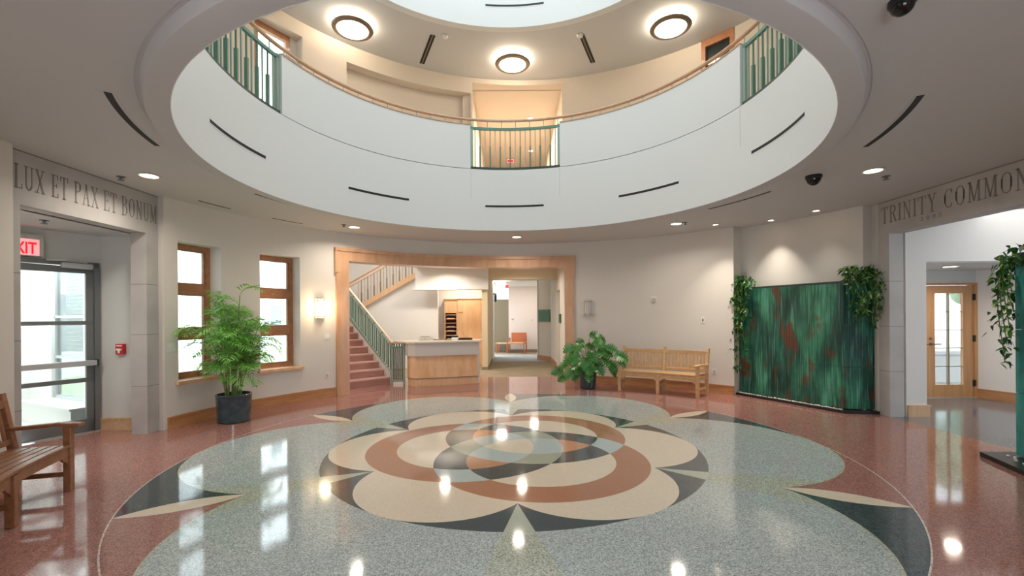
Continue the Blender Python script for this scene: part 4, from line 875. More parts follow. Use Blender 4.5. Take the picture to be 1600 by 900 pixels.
# ================================================================== CURVED BENCHES
def bench(a0, a1, rf, rb, m, label, name='curved_bench'):
    am = (a0 + a1) / 2; p = pol(W, (rf + rb) / 2, am)
    o = empty(name, (p[0], p[1], 0), 0, label, 'bench'); rr = lambda d: d / rf * 180 / PI
    def ch(mb, nm, bev=0.005): return child_w(mb, nm, m, o, bev)
    q = lambda r, a, z: Vector((*pol(W, r, a), z))
    t = rr(0.035)
    AN = (a0 + t, am, a1 - t)
    for i, a in enumerate(AN):     # legs and posts
        mb = MB(); zt = 0.60 if i != 1 else 0.40; mb.beam(q(rf + 0.03, a, 0), q(rf + 0.03, a, zt), 0.06, 0.06, q(1, a + 90, 0) - q(0, 0, 0)); ch(mb, 'front_leg')
        mb = MB(); mb.beam(q(rb - 0.04, a, 0), q(rb - 0.04, a, 0.45), 0.055, 0.06, q(1, a + 90, 0) - q(0, 0, 0)); mb.beam(q(rb - 0.04, a, 0.43), q(rb + 0.05, a, 0.93), 0.06, 0.05, q(1, a + 90, 0) - q(0, 0, 0)); ch(mb, 'rear_leg')
        mb = MB(); mb.beam(q(rf + 0.03, a, 0.16), q(rb - 0.04, a, 0.16), 0.03, 0.045); ch(mb, 'stretcher')
        if i != 1:
            mb = MB(); mb.beam(q(rf - 0.075, a, 0.612), q(rf + 0.1, a, 0.625), 0.085, 0.035); mb.beam(q(rf + 0.1, a, 0.625), q(rb + 0.0, a, 0.605), 0.065, 0.035); ch(mb, 'armrest', 0.01)
    for k in range(6):
        r0 = rf - 0.005 + k * (rb - rf - 0.03) / 6; ch(MB().arc(W, r0, r0 + (rb - rf - 0.03) / 6 - 0.012, a0 + 2 * t, a1 - 2 * t, 0.415 - 0.008 * (k == 5), 0.437, 16), 'seat_slat', 0.003)
    mb = MB().arc(W, rf + 0.015, rf + 0.04, a0 + t, a1 - t, 0.325, 0.415, 16)
    for i, a in enumerate(AN):       # shaped corner brackets under the apron
        for sgn in (1, -1):
            if (i == 0 and sgn < 0) or (i == 2 and sgn > 0): continue
            mb.extr([q(rf + 0.016, a + sgn * rr(0.03), 0.33), q(rf + 0.016, a + sgn * rr(0.12), 0.33), q(rf + 0.016, a + sgn * rr(0.10), 0.30), q(rf + 0.016, a + sgn * rr(0.05), 0.27), q(rf + 0.016, a + sgn * rr(0.03), 0.24)], (q(0.022, a, 0) - Vector((W[0], W[1], 0))))
    ch(mb, 'front_apron', 0)
    mb = MB().arc(W, rb - 0.055, rb - 0.03, a0 + t, a1 - t, 0.33, 0.41, 16); ch(mb, 'rear_apron', 0)
    for a in (a0 + t, a1 - t): mb = MB(); mb.beam(q(rf + 0.03, a, 0.37), q(rb - 0.04, a, 0.37), 0.03, 0.08); ch(mb, 'side_rail')
    ch(MB().arc(W, rb + 0.005, rb + 0.04, a0 + 0.5 * t, a1 - 0.5 * t, 0.80, 0.875, 18), 'top_rail')
    ch(MB().arc(W, rb - 0.045, rb - 0.012, a0 + t, a1 - t, 0.47, 0.52, 18), 'lower_rail')
    for b in range(2):
        s0, s1 = AN[b], AN[b + 1]
        for k in range(11):
            a = s0 + (s1 - s0) * (k + 1) / 12; mb = MB(); mb.beam(q(rb - 0.03, a, 0.50), q(rb + 0.022, a, 0.82), 0.018, 0.042, q(1, a + 90, 0) - Vector((0, 0, 0))); ch(mb, 'back_slat', 0)
    return o
bench(43.3, 64.4, 4.46, 4.94, M['teak'], 'pale teak curved bench with slatted back against the right plaster wall')
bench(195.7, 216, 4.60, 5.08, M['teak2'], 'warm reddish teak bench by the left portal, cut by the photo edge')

# ================================================================== POTTED PLANTS
def pot(o, m, rt, rb_, h):
    mb = MB(); mb.smooth = True; mb.lathe([(rb_ * 0.9, 0), (rb_, 0.012), (rb_ + (rt - rb_) * 0.5, h * 0.5), (rt, h - 0.03), (rt + 0.006, h - 0.012), (rt, h), (rt - 0.02, h), (rt - 0.025, h - 0.05)], (0, 0, 0), 40)
    mb.build('pot', m, o)
    MB().lathe([(rt - 0.026, h - 0.06), (rt * 0.5, h - 0.035), (0.01, h - 0.03)], (0, 0, 0), 24).build('soil', M['soil'], o)
def frond(base, d_az, elev, length, droop, n=11, lw=0.020, ll=0.25):
    """pinnate palm frond as strips; returns MB"""
    mb = MB(); pts = []; p = Vector(base); e = elev
    seg = length / n
    for i in range(n + 1):
        pts.append(p.copy()); d = Vector((math.cos(d_az) * math.cos(e), math.sin(d_az) * math.cos(e), math.sin(e))); p = p + d * seg; e -= droop / n
    mb.tube(pts, [0.006 * (1 - 0.7 * i / n) for i in range(n + 1)], 4)
    for i in range(2, n + 1):
        d = (pts[i] - pts[i - 1]).normalized(); sd = d.cross(Vector((0, 0, 1))).normalized(); up = sd.cross(d)
        L = ll * math.sin(PI * (0.18 + 0.75 * i / n)) * random.uniform(0.85, 1.15)
        for sgn in ((1, -1) if i < n else (1, -1, 0)):
            dirv = (sd * sgn * 0.9 + d * 0.65 + up * random.uniform(-0.05, 0.25)).normalized() if sgn else d
            a = pts[i] if i == n else pts[i] + (pts[i - 1] - pts[i]) * random.uniform(0, 0.5)
            md = a + dirv * L * 0.5; tp = a + dirv * L + Vector((0, 0, -0.28 * L)); wv = dirv.cross(up).normalized() * lw * 0.5
            if wv.length < 1e-6: wv = sd * lw * 0.5
            mb.add([a, md + wv, tp, md - wv, md + up * -0.002], [(0, 1, 4), (1, 2, 4), (2, 3, 4), (3, 0, 4)])
    return mb
o = empty('potted_palm', (-4.33, 1.49, 0), 0, 'tall bright green bamboo palm in a dark glazed pot by the left windows', 'potted plant')
pot(o, M['pot'], 0.245, 0.225, 0.43)
for i in range(22):
    a = random.uniform(0, 2 * PI); r0 = random.uniform(0.02, 0.17); lean = random.uniform(0.05, 0.34); h = random.uniform(0.80, 1.46)
    if i < 3: h = 1.5 + 0.03 * i; lean = 0.10 + .05 * i
    b = Vector((r0 * math.cos(a), r0 * math.sin(a), 0.38)); tip = b + Vector((lean * math.cos(a), lean * math.sin(a), h))
    pts = [b + (tip - b) * t + Vector((math.cos(a), math.sin(a), 0)) * (-0.05 * math.sin(PI * t)) for t in (0, .25, .5, .75, 1)]
    cn = MB().tube(pts, [0.010, 0.009, 0.008, 0.007, 0.005], 6).build('cane', M['cane'], o)
    nf = 6 if i % 2 else 7
    for k in range(nf):
        t = 0.36 + 0.64 * k / (nf - 1); j = min(3, int(t * 4)); p = pts[j] + (pts[j + 1] - pts[j]) * (t * 4 - j)
        az = a + random.uniform(-1.9, 1.9) if k < nf - 1 else a + random.uniform(-.6, .6)
        f_ = frond(p, az, random.uniform(0.5, 1.4), random.uniform(0.30, 0.50), random.uniform(1.2, 2.3), lw=0.022, ll=random.uniform(0.20, 0.27))
        for q_, v_ in enumerate(f_.v):      # keep the leaves on the room side of the plaster
            x_, y_ = v_[0] - 4.33 - W[0], v_[1] + 1.49; rr_ = math.hypot(x_, y_)
            if rr_ > RW - 0.02: k_ = (RW - 0.02) / rr_; f_.v[q_] = (x_ * k_ + 4.33 + W[0], y_ * k_ - 1.49, v_[2])
        f_.build('frond', M['leaf'], cn)
def split_leaf(size):
    """monstera leaf outline with side splits, in local xy (tip +x), slightly cupped"""
    mb = MB(); n = 7; up = []
    half = []
    for i in range(n):
        t = i / (n - 1); wv = math.sin(PI * (0.12 + 0.80 * t)) ** 0.8 * 0.54
        xx = -0.12 + 1.05 * t; half.append((xx, wv)); 
        if 0 < i < n - 1 and i > 0: half.append((xx + 0.065, wv * 0.97)); half.append((xx + 0.08, wv * 0.34))
    half = [(0.0, 0.0)] + [(-0.12, 0.16)] + half[1:] + [(1.0, 0.0)]
    for sgn in (1, -1):
        vs = [(x * size, sgn * y * size, (-0.25 * x * x + 0.22 * abs(y)) * size) for x, y in half]; spine = [(x * size, 0, -0.25 * x * x * size) for x, y in half]
        m = len(half); fs = []
        for i in range(m - 1): fs.append((i, i + 1, m + i + 1, m + i))
        mb.add(vs + spine, fs)
    return mb
o = empty('potted_monstera', (1.66, 4.42, 0), 0, 'split-leaf monstera in a slate-blue pot left of the teak bench', 'potted plant')
pot(o, M['pot2'], 0.20, 0.175, 0.40)
MON = [(-0.52, .15, -.15, .30, -2.9), (-0.68, .0, .05, .30, 3.0), (-0.42, -.15, .38, .30, -2.8), (-0.36, .05, .62, .32, 2.8), (-0.12, .0, .78, .22, 2.3), (0.10, .05, .92, .34, 0.6), (0.22, -.1, .70, .33, 0.2), (0.06, -.15, .50, .36, -1.2), (0.36, -.15, .54, .32, -0.2),
       (0.60, -.52, .46, .34, -0.1), (0.46, -.4, .24, .32, -0.5), (-0.10, -.22, .34, .34, -1.7), (-.22, -.2, .16, .28, -2.0), (0.20, -.25, .14, .30, -1.1), (-0.02, -.25, -.02, .26, -1.5), (0.66, -.55, .30, .24, -0.3), (-0.20, .1, .55, .34, 2.2), (.28, .15, .84, .26, .9), (-.55, -.1, .22, .26, -2.6), (-.30, -.18, -.02, .26, -2.2), (.02, .1, .66, .3, 1.4), (.14, -.2, .30, .3, -.8), (-.30, -.3, .44, .34, -2.6), (.30, -.3, .34, .34, -.5), (-.02, -.3, .22, .34, -1.6), (.44, -.25, .62, .3, .2), (-.16, -.25, .66, .28, 2.6), (.12, -.28, .74, .32, .9), (-.44, -.25, .06, .30, -2.4), (.5, -.3, .10, .28, -.8), (-.26, -.3, .26, .3, -2.9), (.22, -.3, .52, .3, .3)]
for x, y, z, s, az in MON:
    x *= 0.86; z = z * 0.86 - 0.02; tip = Vector((x, y, 0.40 + z)); pm = Vector((x * 0.45, y * 0.45, 0.40 + max(z * 0.75, 0.12) + 0.06))
    st = MB().tube([(x * 0.08, y * 0.1, 0.36), pm, tip], [0.009, 0.007, 0.005], 6).build('stem', M['cane'], o)
    lf = split_leaf(s * 0.80).build('leaf', M['leaf2'], st); lf.location = tip
    nn = Vector((0.35 * x + random.uniform(-.35, .35), -0.75 + random.uniform(-.3, .35), 0.55 + random.uniform(-.25, .3))).normalized()
    tx = Vector((math.cos(az), -0.15, math.sin(az) * 0.5 - 0.55)); tx = (tx - nn * tx.dot(nn)).normalized(); ty = nn.cross(tx)
    lf.rotation_euler = Matrix((tx, ty, nn)).transposed().to_euler()

# ================================================================== COPPER FOUNTAINS with trailing ivy
def fountain(p0, p1, p2, h, label, m, back):
    """p0->p1 long sheet, p1->p2 return sheet (plan points)"""
    p0, p1, p2 = (Vector((*p, 0)) for p in (p0, p1, p2)); o = empty('copper_fountain', ((p0 + p1) / 2)[:], 0, label, 'fountain', 'copper wall fountains')
    th = 0.03
    for a, b, n in ((p0, p1, 2), (p1, p2, 1)):
        d = (b - a).normalized(); nrm = Vector((d.y, -d.x, 0));
        if nrm.dot(Vector((0, -1, 0)) + Vector((-1, 0, 0))) < 0: nrm = -nrm
        L = (b - a).length
        for k in range(3):
            z0, z1 = 0.06 + (h - 0.06) * k / 3 + 0.002, 0.06 + (h - 0.06) * (k + 1) / 3 - 0.002
            for j in range(n):
                u0, u1 = a + d * (L * j / n + 0.0015), a + d * (L * (j + 1) / n - 0.0015)
                child_w(MB().extr([u0 + Vector((0, 0, z0)), u1 + Vector((0, 0, z0)), u1 + Vector((0, 0, z1)), u0 + Vector((0, 0, z1))], -nrm * th), 'copper_sheet', m, o)
    bk = [Vector((*q, 0)) for q in back]
    inner = [p0 + (bk[0] - p0) * 0.1, p1 + (bk[0] + bk[1] - p1 * 2) * 0.05, p2 + (bk[1] - p2) * 0.1] + bk[::-1]
    child_w(MB().prism([tuple(q[:2]) for q in inner], 0.0, h - 0.03), 'core', M['dgreen'], o)
    child_w(MB().prism([tuple((q + (q - (p1 + bk[0]) / 2).normalized() * 0.02)[:2]) for q in (p0, p1, p2)] + [tuple(q[:2]) for q in bk[::-1]], h, h + 0.035), 'cap', M['dgreen'], o)
    return o, p0, p1, p2
fo, p0, p1, p2 = fountain((4.575, 3.53), (5.38, 1.80), (5.83, 1.74), 2.10, 'tall green patinated copper fountain in the right wall recess', M['copper'], ((4.66, 3.50), (5.60, 1.85)))
d = (p1 - p0).normalized(); nrm = Vector((-abs(d.y), -abs(d.x), 0)).normalized()
child_w(MB().extr([p0 - d * 0.03 + nrm * 0.12, p1 + d * 0.07 + nrm * 0.10, p2 + Vector((0.0, -0.10, 0)), p2, p1, p0], (0, 0, 0.045)), 'basin', M['black'], fo)
mb = MB(); mb.smooth = True
for i in range(70):
    q = p0 + (p1 - p0) * ((i + random.uniform(-.3, .3)) / 70 + 0.005) + nrm * random.uniform(0.04, 0.07); r = random.uniform(0.012, 0.022)
    mb.lathe([(0.003, -r * .5), (r * .8, -r * .3), (r, 0), (r * .7, r * .4), (0.003, r * .55)], (q.x, q.y, 0.045 + r * 0.4), 7)
pbl = child_w(mb, 'pebbles', M['pebble'], fo); pbl['kind'] = 'stuff'
def heart(size):
    pts = [(0, 0), (-.12, .18), (-.08, .36), (.12, .46), (.38, .38), (.68, .20), (1.0, 0)]
    v = [(x * size, y * size, -.12 * x * size + .1 * y * size) for x, y in pts]; v += [(x * size, -y * size, z) for (x, y, z) in [(p[0], p[1] * size, -.12 * p[0] * size + .1 * p[1] * size) for p in pts[1:-1]]]
    n = len(pts)
    return v, [tuple(range(n)), tuple([0] + list(range(2 * n - 3, n - 1, -1))[::-1] + [n - 1])]
def ivy(loc, rad, hgt, hangs, label, leaves, mlist=('ivy', 'ivy', 'ivy', 'ivy_lt'), out=(-1, 0)):
    o = empty('trailing_ivy', loc, 0, label, 'plant', 'trailing ivy plants'); out = Vector((*out, 0)).normalized(); side = Vector((-out.y, out.x, 0))
    mb = MB(); mb.lathe([(rad * 0.35, 0), (rad * 0.45, 0.10)], (0, 0, 0), 16); mb.build('planter', M['dgreen'], o)
    def leaves_on(pts, n, name, par, spread, size=(0.06, 0.105)):
        g = [MB(), MB()]
        for i in range(n):
            p = random.choice(pts) + Vector([random.gauss(0, spread) for _ in range(3)]); s = random.uniform(*size)
            v, f = heart(s); rot = Matrix.Rotation(random.uniform(0, 2 * PI), 3, 'Z') @ Matrix.Rotation(random.uniform(.2, 1.3), 3, 'Y') @ Matrix.Rotation(random.uniform(-.7, .7), 3, 'X')
            g[0 if random.random() < 0.8 else 1].add([p + rot @ Vector(q) for q in v], f)
        if g[1].v: g[0].mi += [1] * len(g[1].f); g[0].f += [tuple(i + len(g[0].v) for i in f) for f in g[1].f]; g[0].sm += g[1].sm; g[0].v += g[1].v
        g[0].build(name, [M[mlist[0]], M[mlist[3]]], par)
    blob = []
    for _ in range(60):
        a = random.uniform(0, 2 * PI); rr = rad * random.random() ** .5; blob.append(out * rr * math.cos(a) * .8 + side * rr * math.sin(a) + Vector((0, 0, random.uniform(-0.02, hgt) * (1 - .5 * rr / rad))))
    leaves_on(blob, leaves, 'leaf_clump', o, 0.03)
    for (s_, o_, L, n) in hangs:
        pts = [Vector((0, 0, 0.08)) + side * s_ * .5 + out * o_ * .6]
        for k in range(9): t = k / 8; pts.append(side * (s_ + .03 * math.sin(5 * t + s_ * 9)) + out * (o_ + 0.025 * math.sin(4 * t)) + Vector((0, 0, 0.02 - L * t)))
        vn = MB().tube(pts, 0.005, 5).build('vine', M['cane'], o); leaves_on(pts[1:], n, 'leaves', vn, 0.03, (0.05, 0.09))
    return o
ivy((4.60, 3.44, 2.135), 0.20, 0.28, [(-.10, .12, 1.2, 80), (-.02, .14, 1.6, 105), (.05, .13, .95, 70), (.12, .12, 1.25, 80), (-.15, .10, .7, 50), (.0, .16, .8, 55), (.16, .12, .6, 45), (-.06, .15, .9, 60)], 'dark green ivy trailing down the far left end of the copper fountain', 170, out=(-.9, -.43))
ivy((5.68, 1.78, 2.135), 0.27, 0.34, [(-.12, .16, .65, 46), (-.2, .12, .45, 36), (.02, .18, .55, 44), (.1, .17, .75, 50), (.18, .14, .55, 40), (.06, .2, .4, 36), (-.05, .19, .5, 40)], 'bushy dark green ivy on the near corner of the copper fountain by the pillar', 330, out=(-.35, -.94))
# second fountain at the right edge of the frame
f2, q0, q1, q2 = fountain((5.83, -0.60), (5.44, -0.66), (4.9, -2.2), 2.10, 'turquoise copper fountain mostly cut off by the right photo edge', M['turq'], ((5.86, -0.75), (5.2, -2.3)))
child_w(MB().prism([(5.86, -0.50), (5.22, -0.46), (4.62, -2.2), (4.9, -2.25), (5.44, -0.70), (5.84, -0.62)], 0, 0.05), 'basin', M['black'], f2)
mb = MB(); mb.smooth = True
for i in range(26):
    q = Vector((5.36, -0.62, 0)) + (Vector((4.85, -1.9, 0)) - Vector((5.36, -0.62, 0))) * (i / 26) + Vector((random.uniform(-.05, .02), random.uniform(-.03, .03), 0)); r = random.uniform(0.012, 0.022)
    mb.lathe([(0.003, -r * .5), (r * .8, -r * .3), (r, 0), (r * .7, r * .4), (0.003, r * .55)], (q.x, q.y, 0.05 + r * 0.4), 7)
pbl = child_w(mb, 'pebbles', M['pebble'], f2); pbl['kind'] = 'stuff'
ivy((5.46, -0.74, 2.135), 0.22, 0.26, [(-.05, .14, .55, 40), (.08, .17, .9, 60), (.15, .14, .7, 48), (.0, .2, 1.1, 60), (-.1, .12, .5, 30)], 'ivy with pale new leaves hanging at the right photo edge', 120, mlist=('ivy', 'ivy', 'ivy', 'ivy_lt'), out=(-.55, .83))

# ================================================================== STAIR with railings
ST = Vector((-2.93, 5.25, 0)); d1 = Vector((-0.70, 0.714, 0)).normalized(); w1 = Vector((-d1.y, d1.x, 0))    # w1 points left-near
if w1.y > 0: w1 = -w1
RH, GO, SW = 0.17, 0.28, 1.05
st = empty('staircase', ST[:], 0, 'terracotta stair climbing left behind the wood-cased opening', 'staircase', None, 'structure')
for k in range(11):
    a = ST + d1 * (GO * k); b = a + d1 * (GO + 0.03)
    poly = [a, b, b + w1 * SW, a + w1 * SW]
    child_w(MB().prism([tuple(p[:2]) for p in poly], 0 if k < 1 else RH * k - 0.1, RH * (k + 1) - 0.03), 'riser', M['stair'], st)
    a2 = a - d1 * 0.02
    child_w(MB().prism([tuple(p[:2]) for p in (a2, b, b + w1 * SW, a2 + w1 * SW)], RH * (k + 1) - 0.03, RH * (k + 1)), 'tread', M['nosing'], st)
LZ = RH * 11 + .02; L0 = ST + d1 * (GO * 11)
child_w(MB().prism([tuple(p[:2]) for p in (L0, L0 + d1 * 0.7, L0 + d1 * 0.7 + w1 * SW * 0.8, L0 + w1 * SW)], LZ - 0.2, LZ), 'landing', M['stair'], st)
# closed side panel below the stringer (white)
sidep = [ST + Vector((0, 0, 0)), L0, L0 + Vector((0, 0, LZ + 0.12)), ST + d1 * 0.02 + Vector((0, 0, 0.29))]
child_w(MB().extr([p - w1 * 0.005 for p in sidep], -w1 * 0.06), 'side_panel', M['white'], st)
rl = empty('stair_railing', (ST - w1 * 0.07)[:], 0, 'green steel stair railing along the lower flight', 'railing', 'stair railings')
off = -w1 * 0.03; sl = RH / GO
def on1(t, z): return ST + off + d1 * t + Vector((0, 0, t * sl + z))
child_w(MB().beam(on1(0.0, 0.235), on1(3.0, 0.235), 0.045, 0.13), 'stringer_rail', M['green_grey'], rl)
child_w(MB().beam(on1(-0.02, 0.93), on1(3.0, 0.93), 0.05, 0.035), 'top_bar', M['green_grey'], rl)
hm = MB(); hm.smooth = True; hm.tube([on1(-0.12, 1.02), on1(0.1, 1.02), on1(3.0, 1.02)], 0.028, 8); child_w(hm, 'handrail', M['rail_lit'], rl)
for k in range(31):
    t = 0.04 + k * 0.097; mb = MB(); mb.beam(on1(t, 0.29), on1(t, 0.92), 0.034 if k % 2 else 0.018, 0.02, d1); child_w(mb, 'baluster', M['green_metal'], rl)
    if k % 4 == 0: child_w(MB().beam(on1(t, 0.92), on1(t, 1.01), 0.02, 0.02, d1), 'bracket', M['dgreen'], rl)
ng = empty('stair_end_panel', (-2.70, 5.18, 0), 0, 'green steel baluster panel at the foot of the stair by the counter', 'railing', 'stair railings')
for x in (-2.86, -2.57): child_w(MB().box(x - 0.022, x + 0.022, 5.14, 5.185, 0, 0.98), 'post', M['green_grey'], ng)
child_w(MB().box(-2.86, -2.57, 5.15, 5.175, 0.06, 0.11), 'bottom_rail', M['green_grey'], ng); child_w(MB().box(-2.86, -2.57, 5.15, 5.175, 0.86, 0.90), 'top_bar', M['green_metal'], ng)
child_w(MB().box(-2.90, -2.53, 5.13, 5.19, 0.965, 1.0), 'cap_rail', M['rail'], ng)
for k in range(5): x = -2.81 + k * 0.048; child_w(MB().box(x - 0.015, x + 0.015, 5.155, 5.175, 0.10, 0.87), 'baluster', M['dgreen'], ng)
for k in range(4): x = -2.80 + k * 0.06; child_w(MB().box(x - 0.012, x + 0.012, 5.155, 5.175, 0.90, 0.97), 'bracket', M['dgreen'], ng)
# upper flight: stringer + railing above the white wall
ur = empty('stair_railing', (-3.9, 8.38, 2.3), 0, 'railing of the upper stair flight rising right toward the bulkhead', 'railing', 'stair railings')
def up(t, z): return Vector((-4.72 + t, 8.36, 1.90 + t * 0.565 + z))
child_w(MB().beam(up(0, 0.0), up(1.95, 0.0), 0.06, 0.15), 'stringer', M['maple2'], ur)
child_w(MB().beam(up(-0.6, 0.80), up(1.95, 0.80), 0.05, 0.035), 'top_bar', M['rail'], ur)
hm = MB(); hm.smooth = True; hm.tube([up(-0.7, 0.92), up(1.95, 0.92)], 0.03, 8); child_w(hm, 'handrail', M['rail'], ur)
for k in range(20):
    t = -0.02 + k * 0.098; mb = MB(); mb.beam(up(t, 0.05), up(t, 0.80), 0.022, 0.02, (1, 0, 0))
    if k % 2: mb.beam(up(t, -0.08 if k % 4 == 1 else 0.05), up(t, 0.42), 0.034, 0.034, (1, 0, 0))
    child_w(mb, 'baluster', M['bronze'] if k % 2 else M['rail'], ur)

# ================================================================== RECEPTION COUNTER and what stands on it
ct = empty('reception_counter', (-1.5, 5.3, 0), 0, 'curved maple reception counter with pale fascia and stone top', 'counter')
cp = [(-2.50, 5.20), (-2.46, 5.02), (-2.36, 4.86), (-2.22, 4.78), (-1.5, 5.00), (-0.82, 5.22)]; 
def offs(pts, dd): # outward offset toward camera/left
    out = []
    for i, p in enumerate(pts):
        a, b = Vector(pts[max(0, i - 1)]), Vector(pts[min(len(pts) - 1, i + 1)]); d = (b - a).normalized(); out.append((p[0] + d.y * dd, p[1] - d.x * dd))
    return out
back = [(-0.82, 5.55), (-1.7, 5.35), (-2.1, 5.25), (-2.25, 5.5)]
child_w(MB().prism(offs(cp, -0.015) + back, 0.0, 0.17), 'plinth', M['maple2'], ct)
child_w(MB().prism(cp + back, 0.17, 0.185), 'shadow_gap', M['bronze'], ct)  # dark strip stands in for a shaded gap above the plinth
child_w(MB().prism(cp + back, 0.185, 0.70), 'front_panel', M['maple'], ct)
child_w(MB().prism(offs(cp, 0.05) + back, 0.70, 0.99), 'fascia', M['fascia'], ct)
child_w(MB().prism([(-2.84, 5.32), (-2.84, 5.26)] + offs(cp, 0.09)[2:] + [(-0.74, 5.85), (-1.8, 5.75), (-2.3, 5.70)], 0.99, 1.03), 'worktop', M['top'], ct, 0.006)
child_w(MB().prism([(-0.84, 5.24), (-0.80, 5.24), (-0.80, 5.55), (-0.84, 5.55)], 0, 0.99), 'end_panel', M['fascia'], ct)
child_w(MB().box(-2.3, -1.9, 5.5, 5.7, 0, 0.99), 'support', M['fascia'], ct)
def item(name, loc, label, cat): return empty(name, loc, 0, label, cat)
o = item('desk_printer', (-2.12, 5.50, 1.03), 'low white desk printer on the left of the reception counter', 'printer')
MB().box(-0.16, 0.16, -0.1, 0.1, 0, 0.08).build('body', M['plate'], o, 0.01); MB().box(-0.12, 0.12, -0.1, 0.06, 0.08, 0.10).build('lid', M['fascia'], o, 0.005); MB().box(-0.01, 0.01, -0.104, -0.1, 0.02, 0.05).build('button', M['plate_g'], o)
o = item('desk_pad', (-1.70, 5.5, 1.03), 'grey-green desk pad lying flat mid counter', 'desk pad'); MB().box(-0.22, 0.22, -0.12, 0.12, 0, 0.012).build('pad', M['brownwall'], o); MB().box(-0.22, -0.17, -0.12, 0.12, 0.012, 0.016).build('edge', M['dgreen'], o)
o = item('telephone', (-1.40, 5.5, 1.03), 'pale desk telephone beside the black tray on the counter', 'telephone'); MB().extr([(-0.08, -0.08, 0), (-0.08, 0.08, 0), (-0.08, 0.08, 0.07), (-0.08, -0.06, 0.03)], (0.16, 0, 0)).build('base', M['paper'], o); MB().tube([(-0.07, 0.05, 0.085), (0.07, 0.05, 0.085)], 0.02, 8).build('handset', M['black'], o)
o = item('letter_tray', (-1.14, 5.5, 1.03), 'low black letter tray at the right of the counter', 'tray'); MB().box(-0.16, 0.16, -0.11, 0.11, 0, 0.01).build('base', M['black'], o)
for nm, b in (('side', (-0.16, -0.15, -0.11, 0.11, 0.01, 0.045)), ('side', (0.15, 0.16, -0.11, 0.11, 0.01, 0.045)), ('back', (-0.15, 0.15, 0.10, 0.11, 0.01, 0.045)), ('front', (-0.15, 0.15, -0.11, -0.10, 0.01, 0.035))): MB().box(*b).build(nm, M['black'], o)
# tall cabinets behind
cb = empty('tall_cabinet', (-1.40, 9.3, 0), 0, 'tall maple storage cabinet behind the counter', 'cabinet')
child_w(MB().box(-1.80, -0.94, 9.25, 9.58, 0, 2.16), 'body', M['maple'], cb); child_w(MB().box(-1.79, -1.60, 9.235, 9.25, 1.75, 2.14).box(-1.59, -0.95, 9.235, 9.25, 0.02, 2.14), 'door', M['maple'], cb)
child_w(MB().box(-1.80, -0.92, 9.22, 9.58, 2.16, 2.185), 'cornice', M['base'], cb)
pg = empty('pigeonhole_unit', (-2.02, 9.3, 0), 0, 'maple pigeonhole unit with dark slots beside the tall cabinet', 'shelf unit')
child_w(MB().box(-2.22, -2.19, 9.25, 9.58, 0, 2.16).box(-1.83, -1.805, 9.25, 9.58, 0, 2.16).box(-2.19, -1.83, 9.25, 9.58, 1.72, 2.16).box(-2.26, -1.805, 9.22, 9.58, 2.162, 2.185), 'carcass', M['maple'], pg)
child_w(MB().box(-2.19, -1.83, 9.50, 9.56, 0.6, 1.72), 'back_panel', M['burgundy'], pg)
for k in range(8): z = 0.70 + k * 0.135; child_w(MB().box(-2.19, -1.83, 9.26, 9.5, z, z + 0.018), 'shelf', M['maple2'], pg)
for k in (1, 3, 4, 6): z = 0.718 + k * 0.135; tag(MB().box(-2.14, -1.90, 9.3, 9.48, z + 0.0005, z + 0.025).build('paper_stack', M['paper']), {1: 'lowest stack of papers in the pigeonholes', 3: 'second lowest stack of papers in the pigeonholes', 4: 'second highest stack of papers in the pigeonholes', 6: 'highest stack of papers in the pigeonholes'}[k], 'papers', 'papers in the pigeonholes')

# ================================================================== CORRIDOR
o = empty('settee', (0.12, 13.95, 0), R(-14), 'small wooden settee with red-brown back at the corridor end', 'settee')
MB().box(-0.20, 0.46, 0.18, 0.24, 0.46, 0.88).build('back_panel', M['leather'], o, 0.01)
MB().box(-0.30, 0.48, -0.28, 0.22, 0.40, 0.47).build('seat', M['seat'], o, 0.01)
MB().box(-0.82, -0.30, -0.22, 0.20, 0.40, 0.44).build('side_table_top', M['teak'], o)
for x, y, h in ((-0.28, -0.26, .62), (0.46, -0.26, .62), (-0.28, 0.20, .66), (0.46, 0.20, .8), (-0.78, -0.18, .40), (-0.78, 0.16, .40)): MB().box(x - 0.022, x + 0.022, y - 0.022, y + 0.022, 0, h).build('leg', M['leather'], o)
for x in (-0.28, 0.46): MB().box(x - 0.025, x + 0.025, -0.30, 0.22, 0.60, 0.64).build('armrest', M['leather'], o)
o = empty('notice_board', (1.16, 10.54, 1.42), math.atan2(0.75, -0.43) + PI, 'green notice board on the angled corridor wall', 'notice board')
MB().box(-0.36, 0.36, -0.025, -0.004, 0, 0.40).build('panel', M['signgreen'], o); MB().box(-0.37, 0.37, -0.022, -0.004, -0.012, 0.0).build('frame', M['dgreen'], o)
o = empty('wall_phone', (1.36, 7.0, 1.40), 0, 'small dark wall box beside the corridor niche', 'wall box')
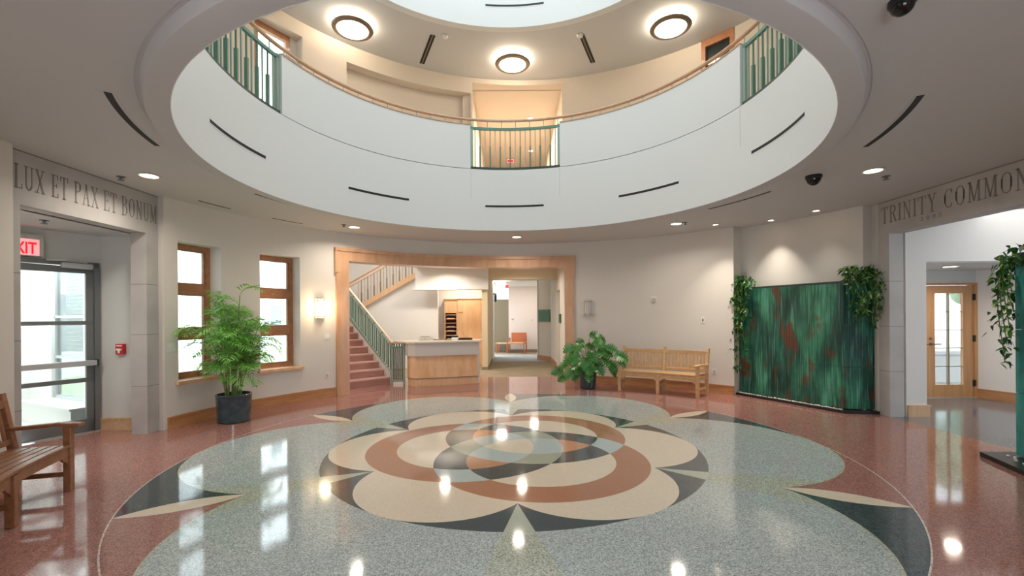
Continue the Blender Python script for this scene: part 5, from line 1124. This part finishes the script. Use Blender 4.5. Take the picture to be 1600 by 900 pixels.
MB().box(-0.05, 0.0, -0.12, 0.12, 0, 0.25).build('box', M['signgreen'], o); MB().box(-0.055, -0.05, -0.06, 0.06, 0.05, 0.2).build('screen', M['black'], o)
o = empty('corridor_lamp', (-0.42, 11.4, 2.92), 0, 'bright drum-shaped ceiling lamp in the corridor', 'ceiling lamp')
MB().lathe([(0.17, -0.20), (0.18, -0.19), (0.18, -0.03)], (0, 0, 0), 24).build('shade', M['lamp'], o); MB().lathe([(0.07, -0.03), (0.07, 0)], (0, 0, 0), 16).build('mount', M['plate'], o)
o = empty('hanging_globe', (-0.66, 11.2, 2.30), 0, 'small dark green wreath-like ornament on the corridor wall', 'ornament')
MB().tube([(0.05 + 0.0 * k, 0.13 * math.cos(2 * PI * k / 12), 0.13 * math.sin(2 * PI * k / 12)) for k in range(13)], 0.04, 8).build('ring', M['dgreen'], o); MB().box(-0.04, 0.02, -0.02, 0.02, 0.1, 0.16).build('hook', M['brass'], o)
for x, z, w_, h_, lb, c_ in ((-0.05, 1.46, 0.12, 0.07, 'small grey name plate high on the corridor end wall', 'plate_g'), (0.80, 1.42, 0.08, 0.12, 'pale switch plate right on the corridor end wall', 'plate')):
    o = empty('wall_plate', (x + .08, 14.45, z), 0, lb, 'wall plate'); MB().box(-w_ / 2, w_ / 2, -0.012, -0.002, -h_ / 2, h_ / 2).build('cover', M[c_], o); MB().box(-w_ / 3, w_ / 3, -0.015, -0.012, -h_ / 5, h_ / 5).build('insert', M['alu'], o)
# shoe by the garden door
o = empty('shoe', (6.64, 1.90, 0), R(15), 'dark shoe on the floor at the wall end by the wooden door', 'shoe')
mb = MB(); mb.smooth = True; mb.lathe([(0.001, 0.0), (0.05, 0.004), (0.052, 0.025), (0.001, 0.026)], (0, 0, 0), 20)
so = mb.build('sole', M['plate'], o); so.scale = (2.4, 1, 1)
mb = MB(); mb.smooth = True; mb.lathe([(0.048, 0.0), (0.046, 0.03), (0.03, 0.06), (0.012, 0.075)], (0, 0, 0.026), 20); u_ = mb.build('upper', M['black'], o); u_.scale = (2.3, 1, 1)
